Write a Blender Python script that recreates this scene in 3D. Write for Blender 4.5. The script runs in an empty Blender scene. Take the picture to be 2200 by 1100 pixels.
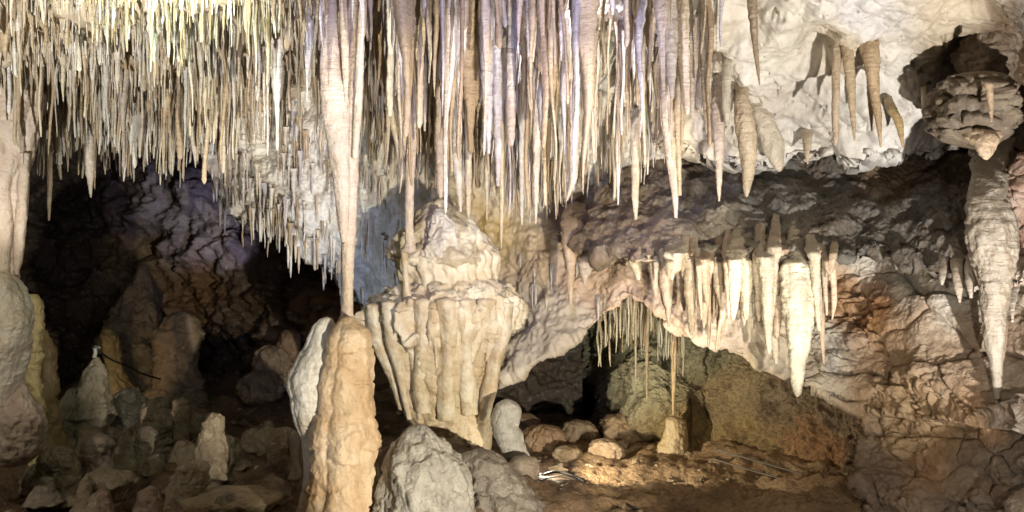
import bpy, math, random
import numpy as np
from mathutils import Vector

# ------------------------------------------------------------------ camera, world, lamps, exposure
scene = bpy.context.scene
C = scene.collection
F_PX, CAM_Z = 1900.0, 1.8

def P(px, py, Y):
    """photo position + real distance -> metres"""
    return ((px - 1100) / F_PX * Y, Y, CAM_Z + (550 - py) / F_PX * Y)

cd = bpy.data.cameras.new('camera')
cam = bpy.data.objects.new('camera', cd)
C.objects.link(cam)
cam.location = (0, 0, CAM_Z)
cam.rotation_euler = (math.radians(90), 0, 0)
cd.sensor_width = 36
cd.lens = 36 * F_PX / 2200
cd.clip_start, cd.clip_end = 0.05, 200
scene.camera = cam

w = bpy.data.worlds.new('World')
scene.world = w
w.use_nodes = True
w.node_tree.nodes['Background'].inputs[0].default_value = (0.62, 0.55, 0.45, 1)
w.node_tree.nodes['Background'].inputs[1].default_value = 0.014
scene.view_settings.view_transform = 'Standard'
scene.view_settings.look = 'None'
scene.view_settings.exposure = -0.08
scene.view_settings.gamma = 1.0
scene.render.engine = 'CYCLES'
scene.cycles.diffuse_bounces = 2

def lamp(name, pos, target, energy, color, size=0.05, angle=None, blend=0.5):
    kind = 'POINT' if angle is None else 'SPOT'
    ld = bpy.data.lights.new(name, kind)
    ld.energy = energy
    ld.color = color
    ld.shadow_soft_size = size
    o = bpy.data.objects.new(name, ld)
    C.objects.link(o)
    o.location = pos
    if angle is not None:
        ld.spot_size = math.radians(angle)
        ld.spot_blend = blend
        d = Vector(target) - Vector(pos)
        o.rotation_euler = d.to_track_quat('-Z', 'Y').to_euler()
    return o

# the show cave's own floodlights and some added fills (hidden behind formations or beside the walkway)
lamp('lamp_green_ceiling', P(390, -75, 4.3), P(330, 40, 6.5), 58, (0.86, 1.0, 0.68), 0.10, 125, 0.4)
lamp('lamp_green_left', P(60, -90, 4.6), P(100, 60, 6.5), 30, (0.88, 1.0, 0.70), 0.10, 125, 0.4)
lamp('lamp_left_flood', (-2.5, 2.0, 0.7), (-3.0, 5.0, 3.5), 1050, (1.0, 0.95, 0.88), 0.04, 60, 0.25)
lamp('lamp_lavender', (0.1, 3.6, 2.75), P(1040, 200, 7.5), 190, (0.68, 0.64, 1.0), 0.04, 75)
lamp('lamp_white_high', P(1215, -90, 6.3), P(1260, 250, 8.0), 90, (0.88, 0.86, 1.0), 0.04, 110)
lamp('lamp_key_warm', (1.45, 2.0, 0.65), P(975, 590, 7.4), 1400, (1.0, 0.90, 0.71), 0.03, 50, 0.3)
lamp('lamp_floor', (0.22, 7.25, 0.16), P(1640, 800, 8.3), 150, (1.0, 0.85, 0.60), 0.03, 96, 0.5)
lamp('lamp_draperies', (1.3, 4.3, 0.15), P(1690, 650, 6.5), 190, (1.0, 0.92, 0.76), 0.025, 30, 0.7)
lamp('fill_right_low', (1.7, 2.2, 1.0), P(2020, 880, 5.9), 190, (1.0, 0.90, 0.76), 0.03, 56, 0.8)  # added fill that brightens the lower right wall
lamp('fill_slope', P(715, 790, 6.75), P(610, 400, 8.7), 110, (0.92, 0.94, 1.0), 0.03, 40, 0.6)  # fill added for the pale slope, unseen behind the orange stalagmite
lamp('fill_centre_warm', (0.75, 2.6, 0.8), P(1180, 190, 7.0), 260, (1.0, 0.92, 0.80), 0.03, 56, 0.8)  # warm fill added to brighten the middle stalactites
lamp('lamp_floor_patch', (0.30, 7.42, 0.09), None, 9, (1.0, 0.94, 0.76), 0.03)
lamp('lamp_right_wall', (2.6, 2.8, 0.3), P(1830, 120, 6.4), 1050, (1.0, 0.94, 0.86), 0.03, 80, 0.9)
lamp('lamp_back_violet', P(640, 590, 10.6), P(430, 480, 14.0), 150, (0.72, 0.66, 1.0), 0.05, 22, 0.15)
lamp('lamp_back_amber', P(180, 850, 10.0), P(370, 700, 12.5), 12, (1.0, 0.74, 0.42), 0.1, 70)
lamp('lamp_floor_left', (-4.2, 4.0, 2.2), P(260, 960, 8.0), 95, (1.0, 0.88, 0.70), 0.03, 60)
lamp('fill_cool_side', (-3.0, 2.8, 1.3), P(655, 840, 5.9), 75, (0.78, 0.86, 1.0), 0.03, 22, 0.6)  # cool fill added to light the slab left of the orange stalagmite
lamp('lamp_left_column', (-1.2, 2.6, 0.9), P(30, 640, 6.6), 170, (1.0, 0.88, 0.80), 0.03, 24, 0.5)
lamp('lamp_blue_middle', P(800, 660, 8.0), P(760, 520, 9.0), 12, (0.66, 0.78, 1.0), 0.05, 120)

# ------------------------------------------------------------------ noise
rs = np.random.RandomState(7)
PERM = rs.permutation(256)
PERM = np.concatenate([PERM, PERM, PERM])
G = rs.normal(size=(256, 3))
G /= np.linalg.norm(G, axis=1)[:, None]
RV = rs.rand(256, 3)

def pn(p, seed=0):
    p = np.asarray(p, float) + seed * 17.31
    i = np.floor(p).astype(int)
    f = p - i
    i &= 255
    u = f * f * f * (f * (f * 6 - 15) + 10)
    out = 0
    for dx in (0, 1):
        for dy in (0, 1):
            for dz in (0, 1):
                h = PERM[PERM[PERM[(i[:, 0] + dx) & 255] + ((i[:, 1] + dy) & 255)] + ((i[:, 2] + dz) & 255)]
                g = G[h]
                d = (g * (f - np.array([dx, dy, dz]))).sum(1)
                wgt = (u[:, 0] if dx else 1 - u[:, 0]) * (u[:, 1] if dy else 1 - u[:, 1]) * (u[:, 2] if dz else 1 - u[:, 2])
                out = out + d * wgt
    return out * 1.6

def fbm(p, s, o=4, seed=0, gain=0.5):
    p = np.asarray(p) / s
    a, t = 1.0, 0
    for k in range(o):
        t = t + a * pn(p, seed + k)
        p = p * 2.07
        a *= gain
    return t

def ridged(p, s, o=4, seed=0):
    p = np.asarray(p) / s
    a, t = 1.0, 0
    for k in range(o):
        t = t + a * (1 - 2 * np.abs(pn(p, seed + k)))
        p = p * 2.1
        a *= 0.5
    return t

def voro(p, s, seed=0):
    """F2-F1 and F1 of a cell noise: cracks and rounded knobs"""
    p = np.asarray(p) / s + seed * 9.7
    i = np.floor(p).astype(int)
    f = p - i
    f1 = np.full(len(p), 9.0)
    f2 = np.full(len(p), 9.0)
    for dx in (-1, 0, 1):
        for dy in (-1, 0, 1):
            for dz in (-1, 0, 1):
                h = PERM[PERM[PERM[(i[:, 0] + dx) & 255] + ((i[:, 1] + dy) & 255)] + ((i[:, 2] + dz) & 255)]
                d = np.sqrt(((RV[h] + np.array([dx, dy, dz]) - f) ** 2).sum(1))
                f2 = np.where(d < f1, f1, np.minimum(f2, d))
                f1 = np.minimum(f1, d)
    return f2 - f1, f1

def vcell(p, s, seed=0):
    """per-cell tilted plane value and distance to the cell's border"""
    p = np.asarray(p) / s + seed * 9.7
    i = np.floor(p).astype(int)
    f = p - i
    f1 = np.full(len(p), 9.0); f2 = np.full(len(p), 9.0); val = np.zeros(len(p))
    for dx in (-1, 0, 1):
        for dy in (-1, 0, 1):
            for dz in (-1, 0, 1):
                h = PERM[PERM[PERM[(i[:, 0] + dx) & 255] + ((i[:, 1] + dy) & 255)] + ((i[:, 2] + dz) & 255)]
                dv = RV[h] + np.array([dx, dy, dz]) - f
                d = np.sqrt((dv ** 2).sum(1))
                near = d < f1
                val = np.where(near, (RV[h][:, 0] - 0.5) + 0.7 * (dv * G[h]).sum(1), val)
                f2 = np.where(near, f1, np.minimum(f2, d))
                f1 = np.minimum(f1, d)
    return val, f2 - f1

# ------------------------------------------------------------------ materials
def rock_mat(name, stain=(0.20, 0.11, 0.05), stain_amt=0.5, scale=6.0, bump=0.5, fine=0.4, rough=0.55,
             streak=0.0, rings=0.0, pale=0.25, sss=0.0, spec=0.5):
    m = bpy.data.materials.new(name)
    m.use_nodes = True
    nt = m.node_tree
    N, L = nt.nodes, nt.links
    b = N['Principled BSDF']
    at = N.new('ShaderNodeAttribute'); at.attribute_name = 'tint'
    geo = N.new('ShaderNodeTexCoord')
    gp = N.new('ShaderNodeNewGeometry')
    mp = N.new('ShaderNodeMapping'); L.new(gp.outputs['Position'], mp.inputs['Vector'])
    mp.inputs['Scale'].default_value = (1, 1, 1 - 0.85 * streak)
    def noise(sc, det, dist=0.0, src=None):
        n = N.new('ShaderNodeTexNoise')
        n.inputs['Scale'].default_value = sc
        n.inputs['Detail'].default_value = det
        n.inputs['Roughness'].default_value = 0.62
        n.inputs['Distortion'].default_value = dist
        L.new((src or mp).outputs[0], n.inputs['Vector'])
        return n
    def ramp(src, a, bb, inv=False):
        r = N.new('ShaderNodeMapRange')
        r.inputs['From Min'].default_value = a
        r.inputs['From Max'].default_value = bb
        if inv:
            r.inputs['To Min'].default_value = 1; r.inputs['To Max'].default_value = 0
        L.new(src, r.inputs['Value'])
        return r.outputs[0]
    def mix(fac, a, c, mode='MIX'):
        x = N.new('ShaderNodeMix'); x.data_type = 'RGBA'; x.blend_type = mode
        if isinstance(fac, float): x.inputs[0].default_value = fac
        else: L.new(fac, x.inputs[0])
        for s, v in ((6, a), (7, c)):
            if isinstance(v, tuple): x.inputs[s].default_value = v + (1,)
            else: L.new(v, x.inputs[s])
        return x.outputs[2]
    def mul(s, k):
        x = N.new('ShaderNodeMath'); x.operation = 'MULTIPLY'; L.new(s, x.inputs[0]); x.inputs[1].default_value = k
        return x.outputs[0]
    n1 = noise(scale * 0.45, 6, 0.6)
    n2 = noise(scale * 2.6, 8, 0.3)
    n3 = noise(scale * 9, 6)
    col = mix(mul(ramp(n1.outputs[0], 0.50, 0.72), stain_amt), at.outputs['Color'], stain)
    col = mix(mul(ramp(n2.outputs[0], 0.52, 0.72), stain_amt * 0.8), col, tuple(min(1, c * 0.75) for c in stain))
    col = mix(mul(ramp(n2.outputs[0], 0.46, 0.28), pale), col, (0.80, 0.76, 0.68))
    col = mix(mul(ramp(n3.outputs[0], 0.55, 0.75), 0.30), col, (0.08, 0.055, 0.035))
    L.new(col, b.inputs['Base Color'])
    L.new(ramp(n2.outputs[0], 0.3, 0.7), b.inputs['Roughness'])
    rr = N.new('ShaderNodeMapRange')
    rr.inputs['To Min'].default_value = max(0.05, rough - 0.18); rr.inputs['To Max'].default_value = min(1, rough + 0.2)
    L.new(n3.outputs[0], rr.inputs['Value']); L.new(rr.outputs[0], b.inputs['Roughness'])
    b.inputs['Specular IOR Level'].default_value = spec
    if sss:
        b.inputs['Subsurface Weight'].default_value = sss
        b.inputs['Subsurface Radius'].default_value = (0.03, 0.018, 0.008)
        b.inputs['Subsurface Scale'].default_value = 0.5
    # bump: lumps, grit, growth rings
    b1 = N.new('ShaderNodeBump'); b1.inputs['Strength'].default_value = bump; b1.inputs['Distance'].default_value = 0.05
    nb = noise(scale * 2.2, 8, 0.4, gp)
    nb.inputs['Roughness'].default_value = 0.7
    L.new(nb.outputs[0], b1.inputs['Height'])
    b2 = N.new('ShaderNodeBump'); b2.inputs['Strength'].default_value = fine; b2.inputs['Distance'].default_value = 0.012
    v = N.new('ShaderNodeTexVoronoi'); v.inputs['Scale'].default_value = scale * 7
    L.new(gp.outputs['Position'], v.inputs['Vector'])
    L.new(v.outputs['Distance'], b2.inputs['Height'])
    L.new(b1.outputs[0], b2.inputs['Normal'])
    last = b2
    if rings:
        m2 = N.new('ShaderNodeMapping'); m2.inputs['Scale'].default_value = (5, 5, 42)
        L.new(gp.outputs['Position'], m2.inputs['Vector'])
        nr = noise(1.0, 3, 0.5, m2)
        b3 = N.new('ShaderNodeBump'); b3.inputs['Strength'].default_value = rings; b3.inputs['Distance'].default_value = 0.02
        L.new(nr.outputs[0], b3.inputs['Height']); L.new(last.outputs[0], b3.inputs['Normal'])
        last = b3
    L.new(last.outputs[0], b.inputs['Normal'])
    return m

M_ROCK = rock_mat('fractured_limestone', stain=(0.16, 0.085, 0.04), stain_amt=0.6, scale=5, bump=0.8, fine=0.25, rough=0.48)
M_CRUST = rock_mat('crusted_niche_rock', stain=(0.12, 0.07, 0.03), stain_amt=0.8, scale=9, bump=1.3, fine=0.7, rough=0.55, pale=0.1)
M_WHITE = rock_mat('white_calcite_rock', stain=(0.40, 0.32, 0.22), stain_amt=0.5, scale=3, bump=0.32, fine=0.12, rough=0.55)
M_FLOW = rock_mat('flowstone', stain=(0.40, 0.24, 0.10), stain_amt=0.45, scale=5, bump=0.5, fine=0.3, rough=0.34, streak=0.7, rings=0.3, spec=0.6)
M_STAL = rock_mat('stalactite_calcite', stain=(0.30, 0.18, 0.085), stain_amt=0.5, scale=7, bump=0.4, fine=0.3, rough=0.36, streak=0.9, rings=0.5)
M_GREY = rock_mat('wet_grey_calcite', stain=(0.15, 0.12, 0.095), stain_amt=0.7, scale=6, bump=0.6, fine=0.45, rough=0.36, streak=0.5, rings=0.25)
M_MUD = rock_mat('damp_cave_mud', stain=(0.07, 0.04, 0.02), stain_amt=0.7, scale=4, bump=1.0, fine=0.7, rough=0.55, pale=0.08)

def flat_mat(name, col, rough=0.4, metal=0.0):
    m = bpy.data.materials.new(name); m.use_nodes = True
    nt = m.node_tree; b = nt.nodes['Principled BSDF']
    n = nt.nodes.new('ShaderNodeTexNoise'); n.inputs['Scale'].default_value = 40
    r = nt.nodes.new('ShaderNodeMix'); r.data_type = 'RGBA'
    r.inputs[6].default_value = tuple(col) + (1,); r.inputs[7].default_value = tuple(c * 0.6 for c in col) + (1,)
    nt.links.new(n.outputs[0], r.inputs[0]); nt.links.new(r.outputs[2], b.inputs['Base Color'])
    b.inputs['Roughness'].default_value = rough; b.inputs['Metallic'].default_value = metal
    return m
M_CABLE = flat_mat('black_rubber', (0.03, 0.03, 0.03))
M_STEEL = flat_mat('dull_steel', (0.45, 0.45, 0.43), 0.4, 0.6)
M_PLASTIC = flat_mat('pale_plastic', (0.6, 0.6, 0.55), 0.4)

WHITE = (0.74, 0.70, 0.62); CREAM = (0.66, 0.57, 0.43); TAN = (0.46, 0.35, 0.23); ORANGE = (0.46, 0.25, 0.11)
BROWN = (0.22, 0.145, 0.085); DARK = (0.15, 0.13, 0.105); GREY = (0.42, 0.40, 0.37); OCHRE = (0.45, 0.33, 0.14)
PINK = (0.62, 0.51, 0.42); GRN = (0.40, 0.40, 0.27); UMBER = (0.13, 0.08, 0.045)

# ------------------------------------------------------------------ mesh linking
def mesh_obj(name, V, Fc, tint, mat, parent=None, loc=None, smooth=True):
    V = np.asarray(V, float)
    if loc is None: loc = V.mean(0)
    loc = np.asarray(loc, float)
    me = bpy.data.meshes.new(name)
    Fc = np.asarray(Fc, int)
    me.vertices.add(len(V)); me.vertices.foreach_set('co', (V - loc).ravel())
    k = Fc.shape[1]
    me.loops.add(Fc.size); me.loops.foreach_set('vertex_index', Fc.ravel())
    me.polygons.add(len(Fc)); me.polygons.foreach_set('loop_start', np.arange(len(Fc)) * k)
    me.polygons.foreach_set('loop_total', np.full(len(Fc), k))
    me.update(calc_edges=True)
    me.validate()
    if smooth: me.polygons.foreach_set('use_smooth', np.ones(len(me.polygons), bool))
    tint = np.asarray(tint, float)
    if tint.ndim == 1: tint = np.tile(tint, (len(V), 1))
    ca = me.color_attributes.new('tint', 'FLOAT_COLOR', 'POINT')
    ca.data.foreach_set('color', np.hstack([tint, np.ones((len(V), 1))]).ravel())
    me.materials.append(mat)
    o = bpy.data.objects.new(name, me)
    C.objects.link(o)
    if parent is not None:
        o.parent = parent
        o.location = loc - np.array(parent.location)
    else:
        o.location = loc
    return o

def tag(o, label=None, cat=None, group=None, kind=None):
    if label: o['label'] = label
    if cat: o['category'] = cat
    if group: o['group'] = group
    if kind: o['kind'] = kind
    return o

def empty(name, loc, label, cat, group=None):
    o = bpy.data.objects.new(name, None); C.objects.link(o)
    o.location = loc; o.empty_display_size = 0.1
    return tag(o, label, cat, group)

def gridfaces(nr, nc, wrap=False):
    r = np.arange(nr - 1)[:, None]
    c = np.arange(nc if wrap else nc - 1)[None, :]
    c2 = (c + 1) % nc
    return np.stack([r * nc + c, r * nc + c2, (r + 1) * nc + c2, (r + 1) * nc + c], -1).reshape(-1, 4)

def gnormals(V):
    du = np.gradient(V, axis=1); dv = np.gradient(V, axis=0)
    n = np.cross(dv, du)
    return n / (np.linalg.norm(n, axis=2, keepdims=True) + 1e-9)

# ------------------------------------------------------------------ rock sheets
class RBF:
    def __init__(s, pts):
        a = np.array([(p[0], p[1]) for p in pts], float) / 1000
        y = np.array([p[2] for p in pts], float)
        n = len(a)
        A = np.zeros((n + 3, n + 3))
        A[:n, :n] = s.phi(a, a) + np.eye(n) * 1e-4
        A[:n, n] = 1; A[:n, n + 1:] = a
        A[n, :n] = 1; A[n + 1:, :n] = a.T
        s.c = np.linalg.solve(A, np.concatenate([y, [0, 0, 0]])); s.a = a; s.n = n
    def phi(s, p, q):
        d2 = ((p[:, None] - q[None]) ** 2).sum(-1)
        return 0.5 * d2 * np.log(d2 + 1e-12)
    def __call__(s, px, py):
        q = np.stack([np.ravel(px), np.ravel(py)], 1) / 1000
        v = s.phi(q, s.a) @ s.c[:s.n] + s.c[s.n] + q @ s.c[s.n + 1:]
        return v.reshape(np.shape(px))

def colfield(px, py, pts, seed=0, warp=35):
    q = np.stack([np.ravel(px), np.ravel(py), np.zeros(np.size(px))], 1)
    wx = fbm(q, 120, 4, seed + 50) * warp; wy = fbm(q, 120, 4, seed + 60) * warp
    x = q[:, 0] + wx; y = q[:, 1] + wy
    W = 0; S = 0
    for p in pts:
        wgt = 1 / (((x - p[0]) ** 2 + (y - p[1]) ** 2) / 900 + 1) ** 2
        W = W + wgt; S = S + wgt[:, None] * np.array(p[2])
    return S / W[:, None]

def rough_disp(q, style, seed):
    if style == 'rough':      # fractured, ledgy limestone
        c, f1 = voro(q * np.array([1, 1, 1.7]) + 0.12 * np.stack([pn(q / .2, 1), pn(q / .2, 2), pn(q / .2, 3)], 1), 0.34, seed)
        c2, _ = voro(q * np.array([1, 1, 1.5]), 0.11, seed + 1)
        return (0.16 * fbm(q, 0.9, 3, seed) + 0.07 * ridged(q, 0.34, 5, seed + 5)
                - 0.07 * np.exp(-c * 9) - 0.02 * np.exp(-c2 * 10) + 0.02 * fbm(q, 0.07, 3, seed + 9))
    if style == 'blocky':     # broken planar slabs with cracks and small debris texture
        w3 = 0.10 * np.stack([pn(q / .25, 1), pn(q / .25, 2), pn(q / .25, 3)], 1)
        rot = q @ np.array([[0.9, 0.1, 0.35], [-0.1, 1, 0.05], [-0.35, 0, 0.95]]) * np.array([1, 1, 2.1]) + w3
        b1, c1 = vcell(rot, 0.62, seed); b2, c2 = vcell(rot + w3, 0.24, seed + 1)
        m = np.clip(0.5 + 1.6 * fbm(q, 0.7, 3, seed + 2), 0, 1)
        return (0.14 * fbm(q, 0.9, 3, seed) + 0.12 * b1 + 0.055 * b2 * m - 0.05 * np.exp(-c1 * 16) - 0.03 * m * np.exp(-c2 * 12)
                + 0.035 * m * ridged(q, 0.15, 4, seed + 5) + 0.012 * fbm(q, 0.05, 3, seed + 9))
    if style == 'niche':      # crusty pocked wall with vertical flutes and a few long cracks
        c, f1 = voro(q * np.array([1, 1, 0.8]), 0.13, seed)
        return (0.16 * fbm(q, 0.9, 3, seed) + 0.09 * ridged(q * np.array([1, 1, .45]), 0.30, 4, seed + 2) - 0.03 * f1
                + 0.03 * ridged(q, 0.10, 4, seed + 4) + 0.012 * fbm(q, 0.03, 2, seed + 9))
    if style == 'strata':
        zz = q[:, 2] + 0.06 * fbm(q, 0.5, 3, seed)
        st = np.abs(((zz / 0.09) % 1) - 0.5)
        return 0.12 * fbm(q, 0.6, 4, seed) + 0.035 * np.minimum(st * 2, 0.5) + 0.03 * ridged(q, 0.2, 4, seed + 3)
    if style == 'cloud':      # smooth billowy calcite
        c, f1 = voro(q + 0.1 * np.stack([pn(q / .3, 1), pn(q / .3, 2), pn(q / .3, 3)], 1), 0.45, seed)
        pit = np.clip(fbm(q, 0.10, 3, seed + 4) - 0.45, 0, 1)
        m = np.clip(0.3 + 1.5 * fbm(q, 0.6, 2, seed + 8), 0, 1)
        return 0.20 * fbm(q, 0.9, 3, seed) - 0.012 * ridged(q, 0.16, 4, seed + 12) * (1 - m) - 0.17 * f1 * m + 0.07 * np.abs(fbm(q, 0.38, 4, seed + 3)) - 0.16 * pit
    if style == 'flow':       # vertical flutes running down
        qv = q * np.array([1, 1, 0.22])
        return 0.13 * fbm(q, 0.8, 3, seed) + 0.05 * ridged(qv, 0.13, 4, seed + 2) + 0.03 * ridged(q, 0.12, 4, seed + 7)
    if style == 'scaly':      # small sharp scallops
        c, f1 = voro(q * np.array([0.7, 1, 1.3]), 0.10, seed)
        return 0.14 * fbm(q, 0.7, 3, seed) + 0.05 * fbm(q, 0.22, 4, seed + 3) - 0.035 * f1 + 0.015 * ridged(q, 0.06, 3, seed + 8)
    return 0.1 * fbm(q, 0.6, 5, seed)

def curve_at(pts, px):
    xs = [p[0] for p in pts]; ys = [p[1] for p in pts]
    return np.interp(px, xs, ys)

def sheet(name, x0, x1, top, bot, dep, cols, style, mat, nu, nv, seed, roll=0.0, rollup=0.25, amp=1.0, edge=8, lroll=0.0):
    px = np.linspace(x0, x1, nu)
    t = curve_at(top, px)
    b = curve_at(bot, px) + edge * fbm(np.stack([px, px * 0, px * 0], 1), 60, 4, seed + 30)
    v = np.linspace(0, 1, nv)[:, None]
    PX = np.tile(px, (nv, 1)); PY = t[None] + (b - t)[None] * v
    Y = RBF(dep)(PX, PY)
    V = np.stack([(PX - 1100) / F_PX * Y, Y, CAM_Z + (550 - PY) / F_PX * Y], -1)
    if roll:
        nr = max(12, int(roll / 0.03))
        rows = []
        for k in range(1, nr + 1):
            s = k / nr
            e = V[-1].copy()
            a = s * 1.3
            e[:, 1] += roll * math.sin(min(a, 1.57)) * (0.4 + 0.6 * s)
            e[:, 2] += roll * rollup * s * s - 0.03 * math.sin(min(1, s * 6) * math.pi)
            rows.append(e)
        V = np.concatenate([V, np.array(rows)], 0)
        PX = np.concatenate([PX, np.tile(PX[-1], (nr, 1))], 0); PY = np.concatenate([PY, np.tile(PY[-1], (nr, 1))], 0)
    if lroll:
        jit = 0.05 * fbm(V[:, 0] * np.array([0, 0, 1]), 0.25, 4, seed + 44)
        cols_ = []
        m = 24
        for k in range(m, 0, -1):
            sK = k / m
            e = V[:, 0].copy()
            dY = lroll * sK ** 1.3
            ratio_ = (e[:, 1] + dY) / e[:, 1]
            e[:, 0] = e[:, 0] * ratio_ + jit - 0.06 * math.sin(min(1, sK * 5) * math.pi / 2) + 0.25 * sK
            e[:, 2] = CAM_Z + (e[:, 2] - CAM_Z) * (1 + (ratio_ - 1) * 0.4)
            e[:, 1] += dY
            cols_.append(e)
        V = np.concatenate([np.stack(cols_, 1), V], 1)
        PX = np.concatenate([np.tile(PX[:, :1], (1, m)), PX], 1); PY = np.concatenate([np.tile(PY[:, :1], (1, m)), PY], 1)
        nu += m
    Nn = gnormals(V)
    # orient normals to the camera
    sgn = np.sign(-(Nn * (V - np.array([0, 0, CAM_Z]))).sum(-1, keepdims=True)); sgn[sgn == 0] = 1
    if roll: sgn[nv:] = sgn[nv - 1]
    q = V.reshape(-1, 3)
    d = rough_disp(q, style, seed) * amp
    q = q + (Nn * sgn).reshape(-1, 3) * d[:, None]
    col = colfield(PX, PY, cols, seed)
    return tag(mesh_obj(name, q, gridfaces(V.shape[0], nu), col, mat), kind='structure')

# left chamber's back wall, far away and mostly unlit
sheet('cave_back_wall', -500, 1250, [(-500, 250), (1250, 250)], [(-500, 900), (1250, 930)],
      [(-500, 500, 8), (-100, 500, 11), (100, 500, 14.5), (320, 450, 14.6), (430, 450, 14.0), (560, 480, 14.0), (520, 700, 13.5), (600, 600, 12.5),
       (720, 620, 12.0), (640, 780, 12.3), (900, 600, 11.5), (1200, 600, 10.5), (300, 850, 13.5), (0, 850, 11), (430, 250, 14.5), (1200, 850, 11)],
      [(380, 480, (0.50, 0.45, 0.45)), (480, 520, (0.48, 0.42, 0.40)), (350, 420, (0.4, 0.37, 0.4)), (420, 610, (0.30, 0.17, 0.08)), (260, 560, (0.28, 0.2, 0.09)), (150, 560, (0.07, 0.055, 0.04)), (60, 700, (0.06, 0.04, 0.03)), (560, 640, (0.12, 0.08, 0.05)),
       (690, 640, (0.40, 0.22, 0.1)), (620, 600, (0.12, 0.10, 0.09)), (600, 760, (0.2, 0.13, 0.08)), (500, 760, (0.06, 0.04, 0.025)), (900, 600, (0.12, 0.08, 0.05)), (1100, 700, (0.08, 0.07, 0.06)), (100, 450, (0.05, 0.04, 0.035)), (200, 420, (0.06, 0.05, 0.045)), (270, 400, (0.08, 0.06, 0.05)), (200, 520, (0.06, 0.045, 0.035)), (280, 480, (0.12, 0.09, 0.07)), (200, 750, (0.07, 0.05, 0.035))],  # near-black points at left paint the unlit hollow's shade into the rock
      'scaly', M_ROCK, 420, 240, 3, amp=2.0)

# the mass of flowstone behind the middle stalactites, ending in a ragged underside
B_LOW = [(395, 300), (430, 345), (470, 430), (520, 478), (600, 512), (650, 552), (720, 600), (800, 690), (880, 790), (980, 850), (1060, 838), (1100, 800),
         (1180, 766), (1250, 712), (1300, 672), (1345, 636), (1400, 655), (1450, 685), (1500, 715), (1560, 750), (1640, 785), (1700, 800), (1800, 830)]
B_DEP = [(395, 250, 9.2), (430, 340, 9.0), (520, 470, 8.8), (600, 300, 8.6), (650, 500, 8.7), (760, 560, 8.9), (800, 350, 8.6), (900, 300, 8.4), (900, 600, 8.9), (1000, 750, 8.7),
         (1080, 520, 8.5), (1080, 800, 8.0), (1150, 380, 8.3), (1250, 440, 8.5), (1300, 200, 7.6), (1200, 650, 8.0), (1300, 650, 7.9), (1330, 560, 7.6), (1450, 650, 7.3), (1350, 400, 8.2), (1600, 760, 7.0),
         (1800, 820, 7.7), (1700, 790, 7.0), (1500, 400, 8.1), (1800, 600, 8.0), (1740, 650, 7.4), (1680, 650, 7.1), (1000, 150, 7.8), (850, 150, 7.8), (600, 150, 8.8), (1700, 400, 8.2), (700, 0, 7.6), (900, -50, 6.9), (1100, 50, 7.2), (1100, -150, 6.4), (1300, 0, 6.9), (1300, -150, 6.2), (1450, 100, 7.1), (1450, -100, 6.5), (1450, 250, 7.9)]
bdep = RBF(B_DEP)
sheet('cave_middle_wall', 395, 1800, [(395, 150), (620, 100), (700, -60), (1100, -200), (1300, -200), (1480, -120), (1560, 150), (1800, 200)], B_LOW, B_DEP,
      [(440, 380, PINK), (470, 300, WHITE), (520, 430, WHITE), (620, 480, (0.66, 0.63, 0.58)), (600, 350, WHITE), (700, 400, WHITE), (740, 560, (0.55, 0.56, 0.56)), (830, 560, (0.6, 0.6, 0.6)), (1000, 300, CREAM),
       (1100, 450, CREAM), (1180, 400, (0.5, 0.5, 0.52)), (1300, 230, WHITE), (1250, 330, WHITE), (1300, 420, GREY), (1060, 480, OCHRE), (1150, 560, TAN), (1180, 680, (0.50, 0.44, 0.36)), (1260, 590, (0.52, 0.38, 0.28)),
       (1330, 520, TAN), (1250, 480, BROWN), (1110, 750, (0.55, 0.5, 0.42)), (1400, 480, BROWN), (1400, 630, (0.55, 0.42, 0.34)), (1560, 700, PINK), (1650, 770, CREAM), (1700, 600, ORANGE), (1500, 400, DARK)],
      'scaly', M_WHITE, 620, 330, 11, roll=1.4, rollup=0.12, amp=0.9)

# niche wall under the arch
N_DEP = [(1000, 650, 12.5), (1200, 700, 11.6), (1350, 640, 9.9), (1330, 850, 9.7), (1200, 860, 13.5), (1270, 780, 11.5), (1270, 880, 12.5), (1500, 650, 9.0), (1480, 850, 8.9), (1600, 800, 8.2), (1750, 850, 7.6), (1850, 950, 7.1),
         (1900, 700, 7.6), (1500, 980, 8.6), (1650, 950, 8.0), (1340, 930, 9.6), (1000, 900, 14), (1100, 930, 13.5)]
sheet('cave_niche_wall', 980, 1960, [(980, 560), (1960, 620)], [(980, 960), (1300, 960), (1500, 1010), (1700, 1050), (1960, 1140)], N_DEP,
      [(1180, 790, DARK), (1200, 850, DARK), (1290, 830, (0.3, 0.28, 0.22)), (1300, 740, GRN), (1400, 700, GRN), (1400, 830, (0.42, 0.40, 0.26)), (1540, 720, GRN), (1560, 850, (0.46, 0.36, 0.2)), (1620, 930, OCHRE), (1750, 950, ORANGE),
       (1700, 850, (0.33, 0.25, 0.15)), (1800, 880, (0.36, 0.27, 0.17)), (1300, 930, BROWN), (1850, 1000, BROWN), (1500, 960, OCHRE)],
      'niche', M_CRUST, 560, 300, 23, amp=0.9)

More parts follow.
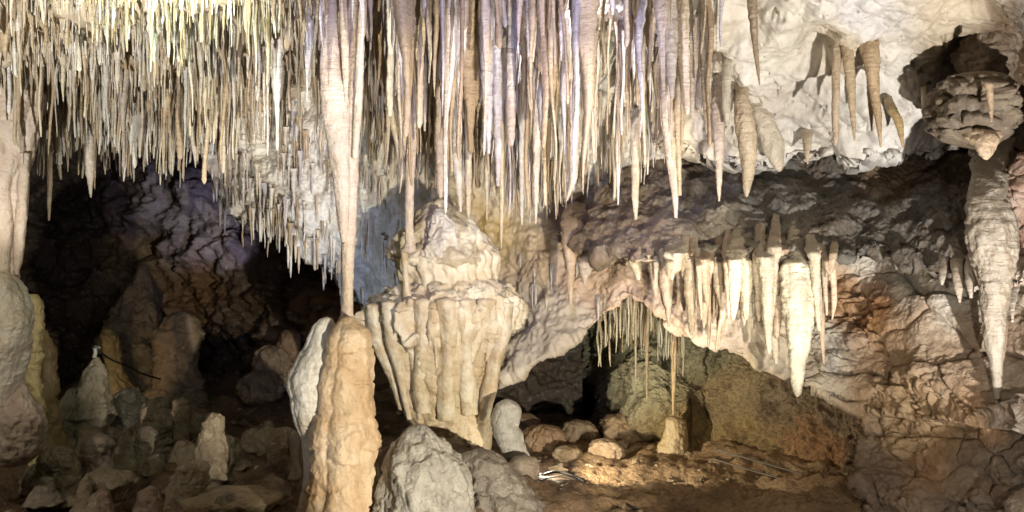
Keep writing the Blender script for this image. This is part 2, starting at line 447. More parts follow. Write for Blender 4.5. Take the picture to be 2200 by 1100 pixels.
# right-hand wall
R_DEP = [(1700, 560, 7.4), (1800, 560, 7.3), (2000, 560, 6.6), (2200, 560, 5.9), (1750, 700, 7.2), (1900, 700, 6.6), (2100, 700, 6.0), (1860, 880, 6.5), (2000, 850, 6.0), (2200, 850, 5.4), (1870, 1000, 6.3),
         (1870, 1100, 6.0), (2050, 1000, 5.7), (2200, 1100, 4.9), (2400, 800, 4.9), (1640, 780, 7.15), (2400, 560, 5.2), (2400, 1150, 4.3), (3100, 450, 4.2), (3100, 800, 3.9), (3100, 1200, 3.6)]
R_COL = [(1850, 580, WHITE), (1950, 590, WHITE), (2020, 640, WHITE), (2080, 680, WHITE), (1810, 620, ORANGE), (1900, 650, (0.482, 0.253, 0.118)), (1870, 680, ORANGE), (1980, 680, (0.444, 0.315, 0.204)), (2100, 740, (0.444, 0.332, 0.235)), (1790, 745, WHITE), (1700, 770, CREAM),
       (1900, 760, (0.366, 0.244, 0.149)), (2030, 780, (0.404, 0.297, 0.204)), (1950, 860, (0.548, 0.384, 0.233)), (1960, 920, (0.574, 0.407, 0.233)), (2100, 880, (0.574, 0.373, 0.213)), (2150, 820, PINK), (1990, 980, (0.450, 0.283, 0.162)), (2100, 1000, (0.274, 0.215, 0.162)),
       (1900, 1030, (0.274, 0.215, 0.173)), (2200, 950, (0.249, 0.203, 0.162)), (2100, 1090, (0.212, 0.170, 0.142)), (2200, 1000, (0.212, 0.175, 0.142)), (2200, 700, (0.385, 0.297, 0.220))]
R_CUT = [(1640, 792), (1700, 808), (1780, 845), (1850, 890), (2500, 960), (3100, 1020)]
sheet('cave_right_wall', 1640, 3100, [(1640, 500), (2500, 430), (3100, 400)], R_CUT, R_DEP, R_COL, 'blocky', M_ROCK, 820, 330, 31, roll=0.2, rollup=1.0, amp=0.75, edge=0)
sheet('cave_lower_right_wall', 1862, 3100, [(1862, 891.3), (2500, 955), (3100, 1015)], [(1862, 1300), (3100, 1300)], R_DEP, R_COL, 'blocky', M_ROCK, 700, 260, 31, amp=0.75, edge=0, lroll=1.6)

# dark ledge that carries the draperies
F_DEP = [(1200, 330, 8.6), (1200, 520, 7.7), (1400, 330, 8.3), (1400, 520, 7.0), (1600, 330, 7.9), (1600, 420, 7.2), (1600, 530, 6.55), (1800, 330, 7.4), (1800, 440, 6.8), (1800, 540, 6.35), (2000, 320, 7.0), (2000, 540, 6.2),
         (2200, 330, 6.6), (2200, 500, 5.8), (2450, 330, 6.0), (2450, 500, 5.4), (3100, 330, 4.9), (3100, 520, 4.5)]
fdep = RBF(F_DEP)
sheet('cave_dark_ledge', 1205, 3100, [(1205, 470), (1300, 400), (1400, 330), (1500, 290), (1700, 280), (2450, 240), (3100, 200)],
      [(1205, 520), (1260, 545), (1400, 560), (1500, 560), (1650, 560), (1800, 548), (1900, 545), (2010, 560), (2100, 590), (2450, 600), (3100, 600)], F_DEP,
      [(1300, 470, (0.2, 0.15, 0.1)), (1400, 500, (0.24, 0.19, 0.14)), (1500, 450, (0.12, 0.105, 0.085)), (1560, 520, (0.28, 0.25, 0.20)), (1650, 440, (0.15, 0.145, 0.13)), (1700, 520, (0.34, 0.31, 0.26)), (1800, 400, (0.15, 0.14, 0.125)),
       (1850, 480, (0.13, 0.125, 0.11)), (1900, 360, (0.22, 0.16, 0.10)), (1980, 440, (0.10, 0.09, 0.08)), (2080, 400, (0.09, 0.06, 0.035)), (2080, 520, (0.13, 0.12, 0.10)), (2170, 400, (0.4, 0.28, 0.22)), (2180, 480, PINK), (2200, 530, PINK)],
      'scaly', M_ROCK, 680, 180, 41, roll=0.8, rollup=0.1, amp=1.0, edge=28)

# pale billowy rock at upper right
E_DEP = [(1380, 300, 7.9), (1400, 100, 7.2), (1400, -60, 6.6), (1550, 320, 7.5), (1600, 200, 6.8), (1600, 0, 6.0), (1700, 325, 7.2), (1800, 200, 6.5), (1800, 0, 5.8), (1950, 310, 6.8), (1900, 150, 6.2), (2000, 100, 6.1), (2000, -60, 5.4),
         (2200, 300, 6.7), (2200, 100, 6.1), (2200, -60, 5.3), (2450, 100, 5.2), (2450, 300, 5.8), (3100, -100, 3.8), (3100, 100, 4.3), (3100, 300, 4.7)]
edep = RBF(E_DEP)
sheet('cave_pale_ceiling', 1340, 3100, [(1340, -160), (3100, -300)],
      [(1340, 150), (1380, 240), (1450, 290), (1560, 315), (1620, 330), (1700, 335), (1740, 345), (1800, 328), (1850, 318), (1960, 305), (2030, 320), (2200, 340), (2450, 340), (3100, 340)], E_DEP,
      [(1400, 200, CREAM), (1500, 100, CREAM), (1620, 100, WHITE), (1700, 50, WHITE), (1700, 250, (0.66, 0.63, 0.58)), (1800, 100, CREAM), (1850, 20, (0.70, 0.68, 0.68)), (1880, 250, (0.78, 0.76, 0.72)), (1960, 260, (0.78, 0.76, 0.74)), (1950, 150, WHITE),
       (2050, 30, CREAM), (2050, 120, (0.3, 0.24, 0.16)), (2150, 60, UMBER), (2200, 150, UMBER), (2250, 20, DARK), (2100, 230, DARK)],  # the brown point puts a cast shadow into the pale rock's colour
      'cloud', M_WHITE, 780, 340, 53, roll=0.7, rollup=0.2, amp=1.15, edge=26)

# low flat ceiling of the straw-covered chamber
def ceil_z(x, y):
    x = np.asarray(x, float); y = np.asarray(y, float)
    q = np.stack([np.ravel(x), np.ravel(y), np.zeros(np.size(x))], 1)
    z = 3.27 + 0.13 * fbm(q, 1.1, 3, 71) + 0.05 * fbm(q, 0.3, 3, 75) + 0.10 * np.clip(np.ravel(y) - 9.5, 0, 9)
    k = np.clip((np.ravel(x) / np.maximum(np.ravel(y), 0.5) + 0.27) / 0.16, 0, 1)
    z = z + 0.85 * k * k * (3 - 2 * k)
    return z.reshape(np.shape(x))
nx, ny = 420, 380
X, Yg = np.meshgrid(np.linspace(-8, 5.0, nx), np.linspace(1.5, 16, ny))
Z = ceil_z(X, Yg)
V = np.stack([X, Yg, Z], -1).reshape(-1, 3)
c, f1 = voro(V * np.array([1, 1, 1]), 0.22, 3)
V[:, 2] += 0.09 * f1 - 0.02 + 0.05 * ridged(V, 0.16, 3, 5) * -1
tint = np.where((fbm(V, 0.5, 4, 77) > 0.15)[:, None], np.array(TAN), np.array(CREAM)) * (0.9 + 0.2 * rs.rand(len(V), 1))
tag(mesh_obj('cave_ceiling', V, gridfaces(ny, nx), tint, M_FLOW), kind='structure')

# ground
def floor_z(x, y):
    x = np.asarray(x, float); y = np.asarray(y, float)
    q = np.stack([np.ravel(x), np.ravel(y), np.zeros(np.size(x))], 1)
    z = 0.10 * fbm(q, 1.3, 3, 91) + 0.05 * fbm(q, 0.35, 4, 95) - 0.08
    xr, yr = np.ravel(x), np.ravel(y)
    z = z - 0.12 * np.clip(yr - 9.5, 0, 3) * np.exp(-((xr - 1.0) / 1.5) ** 2)
    z = z + 0.42 * np.exp(-((xr + 0.75) / 0.75) ** 2 - ((yr - 6.9) / 0.9) ** 2)
    z = z + 0.20 * np.exp(-((xr + 5.5) / 1.5) ** 2 - ((yr - 8) / 2) ** 2)
    z = z + 0.07 * np.clip((xr - 1.5), 0, 1.2) * np.clip((yr - 5.8), 0, 1.5)
    return z.reshape(np.shape(x))
nx, ny = 460, 460
X, Yg = np.meshgrid(np.linspace(-8, 6, nx), np.linspace(-1, 16, ny))
V = np.stack([X, Yg, floor_z(X, Yg)], -1).reshape(-1, 3)
c, f1 = voro(V, 0.26, 9)
lump = np.clip(-V[:, 0] - 0.6, 0, 1)
_, fl = voro(V * np.array([1, 1, 0]) + 0.1 * np.stack([pn(V / .3, 4), pn(V / .3, 5), pn(V / .3, 6)], 1), 0.55, 14)
V[:, 2] += lump * (0.22 * (0.5 - fl)) + 0.02 * fbm(V, 0.08, 3, 12) - 0.04 * np.exp(-c * 8) * (fbm(V, 0.8, 2, 13) > 0) + 0.02 * ridged(V, 0.2, 4, 15)
g = fbm(V, 0.9, 4, 97)[:, None]
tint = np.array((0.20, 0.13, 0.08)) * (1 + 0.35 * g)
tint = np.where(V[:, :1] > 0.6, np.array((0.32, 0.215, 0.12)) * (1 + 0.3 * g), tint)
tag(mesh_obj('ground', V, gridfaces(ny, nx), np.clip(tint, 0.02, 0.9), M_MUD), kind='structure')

# ------------------------------------------------------------------ lathe-like bodies from their silhouettes
def smooth_interp(t, xs, ys):
    xs = np.array(xs, float); ys = np.array(ys, float)
    if len(xs) < 3: return np.interp(t, xs, ys)
    d = np.diff(ys) / np.diff(xs)
    m = np.empty(len(xs)); m[0], m[-1] = d[0], d[-1]
    m[1:-1] = np.where(d[:-1] * d[1:] > 0, 2 * d[:-1] * d[1:] / (d[:-1] + d[1:] + 1e-12), 0)
    i = np.clip(np.searchsorted(xs, t) - 1, 0, len(xs) - 2)
    h = xs[i + 1] - xs[i]; s = np.clip((t - xs[i]) / h, 0, 1)
    return ((2 * s**3 - 3 * s**2 + 1) * ys[i] + (s**3 - 2 * s**2 + s) * h * m[i] + (-2 * s**3 + 3 * s**2) * ys[i + 1] + (s**3 - s**2) * h * m[i + 1])

SEED = [100]
def body(name, rows, Y, tint, mat=None, ratio=0.85, folds=0, fold_amp=0.0, noise=0.10, nscale=None, rings=0.03, ringf=None,
         nth=None, parent=None, tip=True, cap=True, tint2=None, Y2=None, rootloc=None, terrace=0.0, crack=0.0, square=1.0, zs=0.55, crease=0.0, grit=0.5):
    """rows: (py, left, right) down the silhouette; Y distance of the axis (Y2 at the end)"""
    SEED[0] += 1; sd = SEED[0]
    rows = sorted(rows)
    py = [r[0] for r in rows]
    h = (py[-1] - py[0])
    n = int(max(24, min(170, h / 2.4)))
    t = np.linspace(py[0], py[-1], n)
    l = smooth_interp(t, py, [r[1] for r in rows]); r = smooth_interp(t, py, [r[2] for r in rows])
    if callable(Y): Yv = Y((l + r) / 2, t)
    else: Yv = Y + (((Y if Y2 is None else Y2) - Y) * (t - py[0]) / h)
    wpx = max(rr[2] - rr[1] for rr in rows)
    if nth is None: nth = int(max(12, min(150, wpx * 1.2)))
    cx = ((l + r) / 2 - 1100) / F_PX * Yv; a = np.maximum((r - l) / 2, 0.4) / F_PX * Yv
    z = CAM_Z + (550 - t) / F_PX * Yv
    th = np.linspace(0, 2 * math.pi, nth, endpoint=False)
    A = a[:, None]; 
    amax = a.max()
    ns = nscale or max(0.05, amax * 0.7)
    cs, sn = np.cos(th), np.sin(th)
    if square != 1.0:
        cs = np.sign(cs) * np.abs(cs) ** square; sn = np.sign(sn) * np.abs(sn) ** square
    ux = np.tile(cs, (n, 1)); uy = np.tile(sn, (n, 1)) * ratio
    base = np.stack([cx[:, None] + A * ux, (Yv[:, None] + A * uy), np.tile(z[:, None], (1, nth))], -1)
    q = base.reshape(-1, 3)
    f = 1 + noise * fbm(q * np.array([1, 1, zs]), ns, 4, sd).reshape(n, nth)
    if folds:
        wob = 0.25 * fbm(np.stack([z, z * 0, z * 0], 1), 0.3, 2, sd + 3)[:, None]
        ph = rs.rand() * 6
        fa = np.abs(np.sin(folds * 0.5 * (th[None] + wob) + ph + 0.8 * np.sin(2 * th + ph))) ** 0.7
        f = f + fold_amp * (fa - 0.6)
    if rings:
        rf = ringf or 0.028
        qr = q * np.array([0.25, 0.25, 1])
        md = np.clip(0.7 + 1.3 * fbm(q, 0.12, 2, sd + 6), 0, 2).reshape(n, nth)
        f = f + rings * md * (fbm(qr, rf, 2, sd + 5) + 0.8 * fbm(q * np.array([.6, .6, 1]), rf * 2.2, 2, sd + 7)).reshape(n, nth)
    if terrace:
        zz = (z[:, None] + 0.03 * fbm(q, 0.25, 3, sd + 8).reshape(n, nth)) / 0.10
        f = f + terrace * (np.abs((zz % 1) - 0.5) * 2) ** 0.5
    if crease:   # a few soft horizontal folds where growth paused
        e = np.abs(fbm(q * np.array([.35, .35, 1]), 0.22, 2, sd + 14)).reshape(n, nth)
        f = f - crease * np.exp(-e * 11) + crease * 0.6 * fbm(q * np.array([1, 1, 1.3]), 0.16, 2, sd + 15).reshape(n, nth)
    f = f + grit * ridged(q, 0.07, 3, sd + 31).reshape(n, nth) / max(0.06, amax) * 0.01
    if crack:
        c1, _ = voro(q * np.array([1, 1, 1.6]), ns * 0.8, sd)
        f = f - crack * np.exp(-c1.reshape(n, nth) * 8)
    V = np.stack([cx[:, None] + A * ux * f, Yv[:, None] + A * uy * f, np.tile(z[:, None], (1, nth))], -1).reshape(-1, 3)
    V[:, 2] += (0.25 * noise * amax) * fbm(q, ns * 0.6, 3, sd + 11)
    Fc = gridfaces(n, nth, True)
    # caps
    k0, k1 = len(V), len(V) + 1
    V = np.vstack([V, [cx[0], Yv[0], z[0] + a[0] * 0.3], [cx[-1], Yv[-1], z[-1] - a[-1] * 0.3]])
    i = np.arange(nth); j = (i + 1) % nth
    capf = np.concatenate([np.stack([np.full(nth, k0), j, i, i], 1), np.stack([np.full(nth, k1), (n - 1) * nth + i, (n - 1) * nth + j, (n - 1) * nth + j], 1)])
    # triangles kept apart from quads
    tint = np.array(tint, float)
    g = fbm(V, max(0.08, ns), 3, sd + 20)[:, None]
    col = tint[None] * (1 + 0.16 * g)
    if tint2 is not None:
        s = np.clip(0.5 + 0.9 * fbm(V, ns * 1.2, 3, sd + 22), 0, 1)[:, None]
        col = col * (1 - s) + np.array(tint2)[None] * s
    col = np.clip(col, 0.01, 0.9)
    loc = rootloc if rootloc is not None else (V[k0] if rows[0][2] - rows[0][1] > rows[-1][2] - rows[-1][1] else V[k1])
    return mesh_mixed(name, V, Fc, capf[:, :3], col, mat or M_STAL, parent, loc)

def mesh_mixed(name, V, quads, tris, tint, mat, parent, loc):
    loc = np.asarray(loc, float)
    me = bpy.data.meshes.new(name)
    nq, nt_ = len(quads), len(tris)
    me.vertices.add(len(V)); me.vertices.foreach_set('co', (V - loc).ravel())
    idx = np.concatenate([np.ravel(quads), np.ravel(tris)]).astype(int)
    me.loops.add(len(idx)); me.loops.foreach_set('vertex_index', idx)
    me.polygons.add(nq + nt_)
    me.polygons.foreach_set('loop_start', np.concatenate([np.arange(nq) * 4, nq * 4 + np.arange(nt_) * 3]))
    me.polygons.foreach_set('loop_total', np.concatenate([np.full(nq, 4), np.full(nt_, 3)]))
    me.update(calc_edges=True); me.validate()
    me.polygons.foreach_set('use_smooth', np.ones(len(me.polygons), bool))
    ca = me.color_attributes.new('tint', 'FLOAT_COLOR', 'POINT')
    ca.data.foreach_set('color', np.hstack([tint, np.ones((len(V), 1))]).ravel())
    me.materials.append(mat)
    o = bpy.data.objects.new(name, me); C.objects.link(o)
    if parent is not None:
        o.parent = parent; o.location = loc - np.array(parent.location)
    else: o.location = loc
    return o

def cw(rows):  # (py, centre, width) -> (py, left, right)
    return [(p, c - w_ / 2, c + w_ / 2) for p, c, w_ in rows]

# ------------------------------------------------------------------ the tiered flowstone formation in the middle
YC = 7.75
def rooted_at(Y, depth=0.4, px=22.0):
    """an axis that curves back into the rock at its top end"""
    def f(c, t):
        return Y + depth * np.exp(-(t - t[0]) / px)
    return f
def on_ledge(off=0.0, lip=None):
    lip = lip or 548 + ((abs(off) * 977) % 1 - 0.5) * 46
    """an axis that creeps down the ledge and then hangs free below its lip"""
    def f(c, t):
        yy = fdep(c, np.minimum(t, lip))
        k = np.clip((t - t[0]) / max(20, (lip - t[0])), 0, 1)
        return yy + 0.24 - 0.34 * k + off
    return f
cake = empty('flowstone_formation', P(985, 985, YC), 'cream tiered flowstone formation like a fountain, dome on a shelf with folded drapery legs', 'flowstone')
CK = (0.82, 0.75, 0.60); CK2 = (0.62, 0.50, 0.33)
body('dome', [(428, 930, 945), (438, 912, 968), (458, 890, 1000), (485, 868, 1028), (515, 853, 1050), (540, 846, 1064), (556, 848, 1070), (566, 860, 1060), (580, 880, 1040)],
     YC, CK, M_FLOW, ratio=0.8, folds=9, fold_amp=0.07, noise=0.22, nscale=0.2, rings=0.025, zs=0.8, parent=cake, tint2=(0.5, 0.42, 0.30), nth=180)
body('upper_drapery', [(535, 865, 1055), (552, 852, 1071), (575, 856, 1068), (600, 864, 1066), (625, 868, 1074), (645, 872, 1080), (660, 880, 1076)],
     YC + 0.02, CK, M_FLOW, ratio=0.8, folds=24, fold_amp=0.07, noise=0.10, nscale=0.14, rings=0.004, zs=0.12, parent=cake, tint2=CK2, nth=220)
body('knob', [(450, 935, 950), (468, 922, 968), (500, 915, 985), (550, 905, 1000)], YC - 0.24, (0.72, 0.68, 0.62), M_FLOW, noise=0.3, parent=cake, nscale=0.08, rings=0.05)
body('shelf', [(606, 890, 1080), (616, 862, 1092), (628, 838, 1099), (642, 812, 1104), (660, 792, 1106), (682, 788, 1104), (705, 792, 1100), (726, 810, 1082), (752, 842, 1058), (800, 876, 1034), (880, 890, 1020)],
     YC, CK, M_FLOW, ratio=0.78, folds=8, fold_amp=0.08, noise=0.24, nscale=0.12, rings=0.004, zs=0.10, parent=cake, nth=260, tint2=(0.7, 0.58, 0.40))
body('base', [(720, 838, 1070), (790, 842, 1064), (822, 848, 1058), (836, 858, 1052), (846, 855, 1052), (880, 868, 1050), (920, 895, 1053), (960, 912, 1053), (990, 928, 1048), (1060, 940, 1060)],
     YC, (0.66, 0.54, 0.36), M_FLOW, ratio=0.90, folds=9, fold_amp=0.12, noise=0.10, nscale=0.16, rings=0.03, zs=0.25, ringf=0.03, parent=cake, tint2=CK2, nth=200)
legs = [
    [(655, 802, 30), (720, 812, 27), (780, 832, 20), (830, 850, 14), (880, 862, 8)],
    [(650, 838, 36), (740, 847, 26), (800, 860, 17), (870, 874, 12), (900, 880, 8)],
    [(535, 868, 16), (600, 872, 12), (650, 877, 18), (720, 882, 18), (780, 889, 14), (850, 897, 12), (900, 902, 10)],
    [(645, 908, 40), (720, 911, 24), (780, 906, 20), (840, 905, 26), (885, 912, 26)],
    [(645, 958, 46), (700, 963, 30), (760, 965, 22), (820, 958, 28), (900, 960, 30)],
    [(645, 1002, 40), (700, 1004, 24), (760, 1001, 18), (820, 1003, 28), (890, 1008, 24)],
    [(645, 1046, 44), (690, 1040, 30), (740, 1022, 17), (790, 1008, 10)],
    [(650, 1082, 42), (720, 1076, 32), (790, 1060, 24), (850, 1048, 24), (900, 1040, 18)],
    [(690, 932, 14), (740, 936, 9), (790, 938, 5)], [(690, 985, 12), (730, 984, 8), (768, 984, 4)], [(660, 868, 26), (730, 866, 18), (790, 872, 10)],
    [(660, 1066, 22), (720, 1056, 14), (775, 1046, 6)]]
for k, lg in enumerate(legs):
    if k not in (2, 8, 9): lg = [(p_, c_, w_ * (1.0 if p_ < 700 else 1.35)) for p_, c_, w_ in lg]
    c0 = lg[0][1]
    s = max(0.0, 1 - ((c0 - 946) / 165) ** 2) ** 0.5
    yy = YC - 0.78 * 0.64 * s * 0.93
    yb = YC - 0.36 * max(0.0, 1 - ((lg[-1][1] - 960) / 110) ** 2) ** 0.5 + 0.02
    if k in (8, 9, 11): yb = yy + 0.03
    if k == 2: yy -= 0.02
    body('drapery', cw(lg), yy, CK, M_FLOW, ratio=1.2, noise=0.12, rings=0.012, nscale=0.10, zs=0.25, tint2=CK2, folds=3, fold_amp=0.10, parent=cake, Y2=yb, nth=28)

# ------------------------------------------------------------------ great column and its stalagmite
colu = empty('stalactite_column', P(747, 686, 6.0), 'tallest fused stalactite, three shafts joining and reaching down to the orange stalagmite', 'stalactite')
body('shaft', cw([(-140, 762, 34), (0, 758, 30), (120, 757, 30), (250, 756, 34), (380, 752, 34), (480, 750, 30), (560, 747, 27), (640, 746, 23), (672, 746, 25), (688, 747, 38), (700, 748, 54)]), 6.05, PINK, ratio=0.9, noise=0.08, rings=0.035, parent=colu, tint2=(0.62, 0.52, 0.42))
body('shaft', cw([(-140, 708, 44), (0, 706, 36), (130, 710, 42), (230, 722, 58), (320, 728, 46), (400, 734, 34), (480, 737, 22), (520, 738, 10)]), 6.0, (0.62, 0.54, 0.46), ratio=0.8, noise=0.08, rings=0.03, parent=colu, tint2=PINK)
body('shaft', cw([(-140, 776, 12), (0, 776, 12), (130, 774, 16), (250, 768, 16), (340, 762, 10)]), 5.98, (0.66, 0.58, 0.46), parent=colu, noise=0.1)
body('shaft', cw([(-140, 735, 16), (0, 737, 16), (120, 742, 15), (220, 745, 10)]), 5.95, (0.6, 0.5, 0.38), parent=colu, noise=0.1)

st = empty('stalagmite', P(740, 1180, 5.85), 'large orange cream knobbly stalagmite touching the tip of the great column', 'stalagmite')
body('trunk', [(682, 735, 758), (692, 724, 770), (708, 708, 792), (730, 699, 802), (780, 692, 809), (830, 687, 808), (858, 686, 804), (868, 688, 806), (900, 676, 810), (925, 668, 816), (960, 664, 820), (985, 660, 816), (998, 664, 814), (1050, 655, 818), (1180, 640, 825)],
     5.85, (0.52, 0.36, 0.21), M_FLOW, ratio=0.9, folds=4, fold_amp=0.10, noise=0.12, nscale=0.22, rings=0.008, zs=0.4, crease=0.09, grit=0.7, parent=st, tint2=(0.66, 0.52, 0.36), nth=150)
body('side_flow', [(684, 690, 714), (698, 676, 720), (735, 660, 730), (780, 632, 735), (820, 618, 735), (860, 624, 730), (900, 632, 720), (950, 648, 700), (1010, 655, 705), (1100, 640, 710)],
     5.92, (0.70, 0.68, 0.63), M_FLOW, ratio=0.8, folds=5, fold_amp=0.12, noise=0.14, nscale=0.2, rings=0.006, zs=0.3, crease=0.05, parent=st, tint2=(0.5, 0.47, 0.40))

# curtain stalactite left of the dome
cur = empty('stalactite_column', P(880, 530, 7.05), 'slender fused stalactite with ruffled curtain at its top, its tip touching the cream dome', 'stalactite')
body('shaft', cw([(-120, 872, 26), (40, 868, 16), (130, 876, 18), (200, 884, 16), (300, 884, 20), (400, 880, 18), (480, 879, 17), (520, 880, 20), (540, 878, 34)]), 7.05, PINK, noise=0.08, parent=cur, tint2=CREAM)
body('curtain', [(-120, 815, 880), (60, 820, 880), (130, 822, 885), (200, 832, 888), (270, 845, 888), (320, 862, 886), (360, 872, 884)], 7.08, (0.58, 0.48, 0.34), ratio=0.45, folds=7, fold_amp=0.25, noise=0.1, parent=cur)
body('curtain', cw([(60, 822, 14), (200, 830, 16), (260, 842, 13), (330, 856, 8), (380, 860, 4)]), 6.95, (0.66, 0.58, 0.44), parent=cur, noise=0.12)

# ------------------------------------------------------------------ singled-out stalactites
def stal(rows, Y, tint, label, group, noise=0.16, rings=0.04, tint2=None, mat=None, name='stalactite', Y2=None, **k):
    o = body(name, cw(rows), Y, tint, mat or M_STAL, ratio=0.9, noise=noise, rings=rings, tint2=tint2, Y2=Y2, **k)
    return tag(o, label, 'stalactite', group)

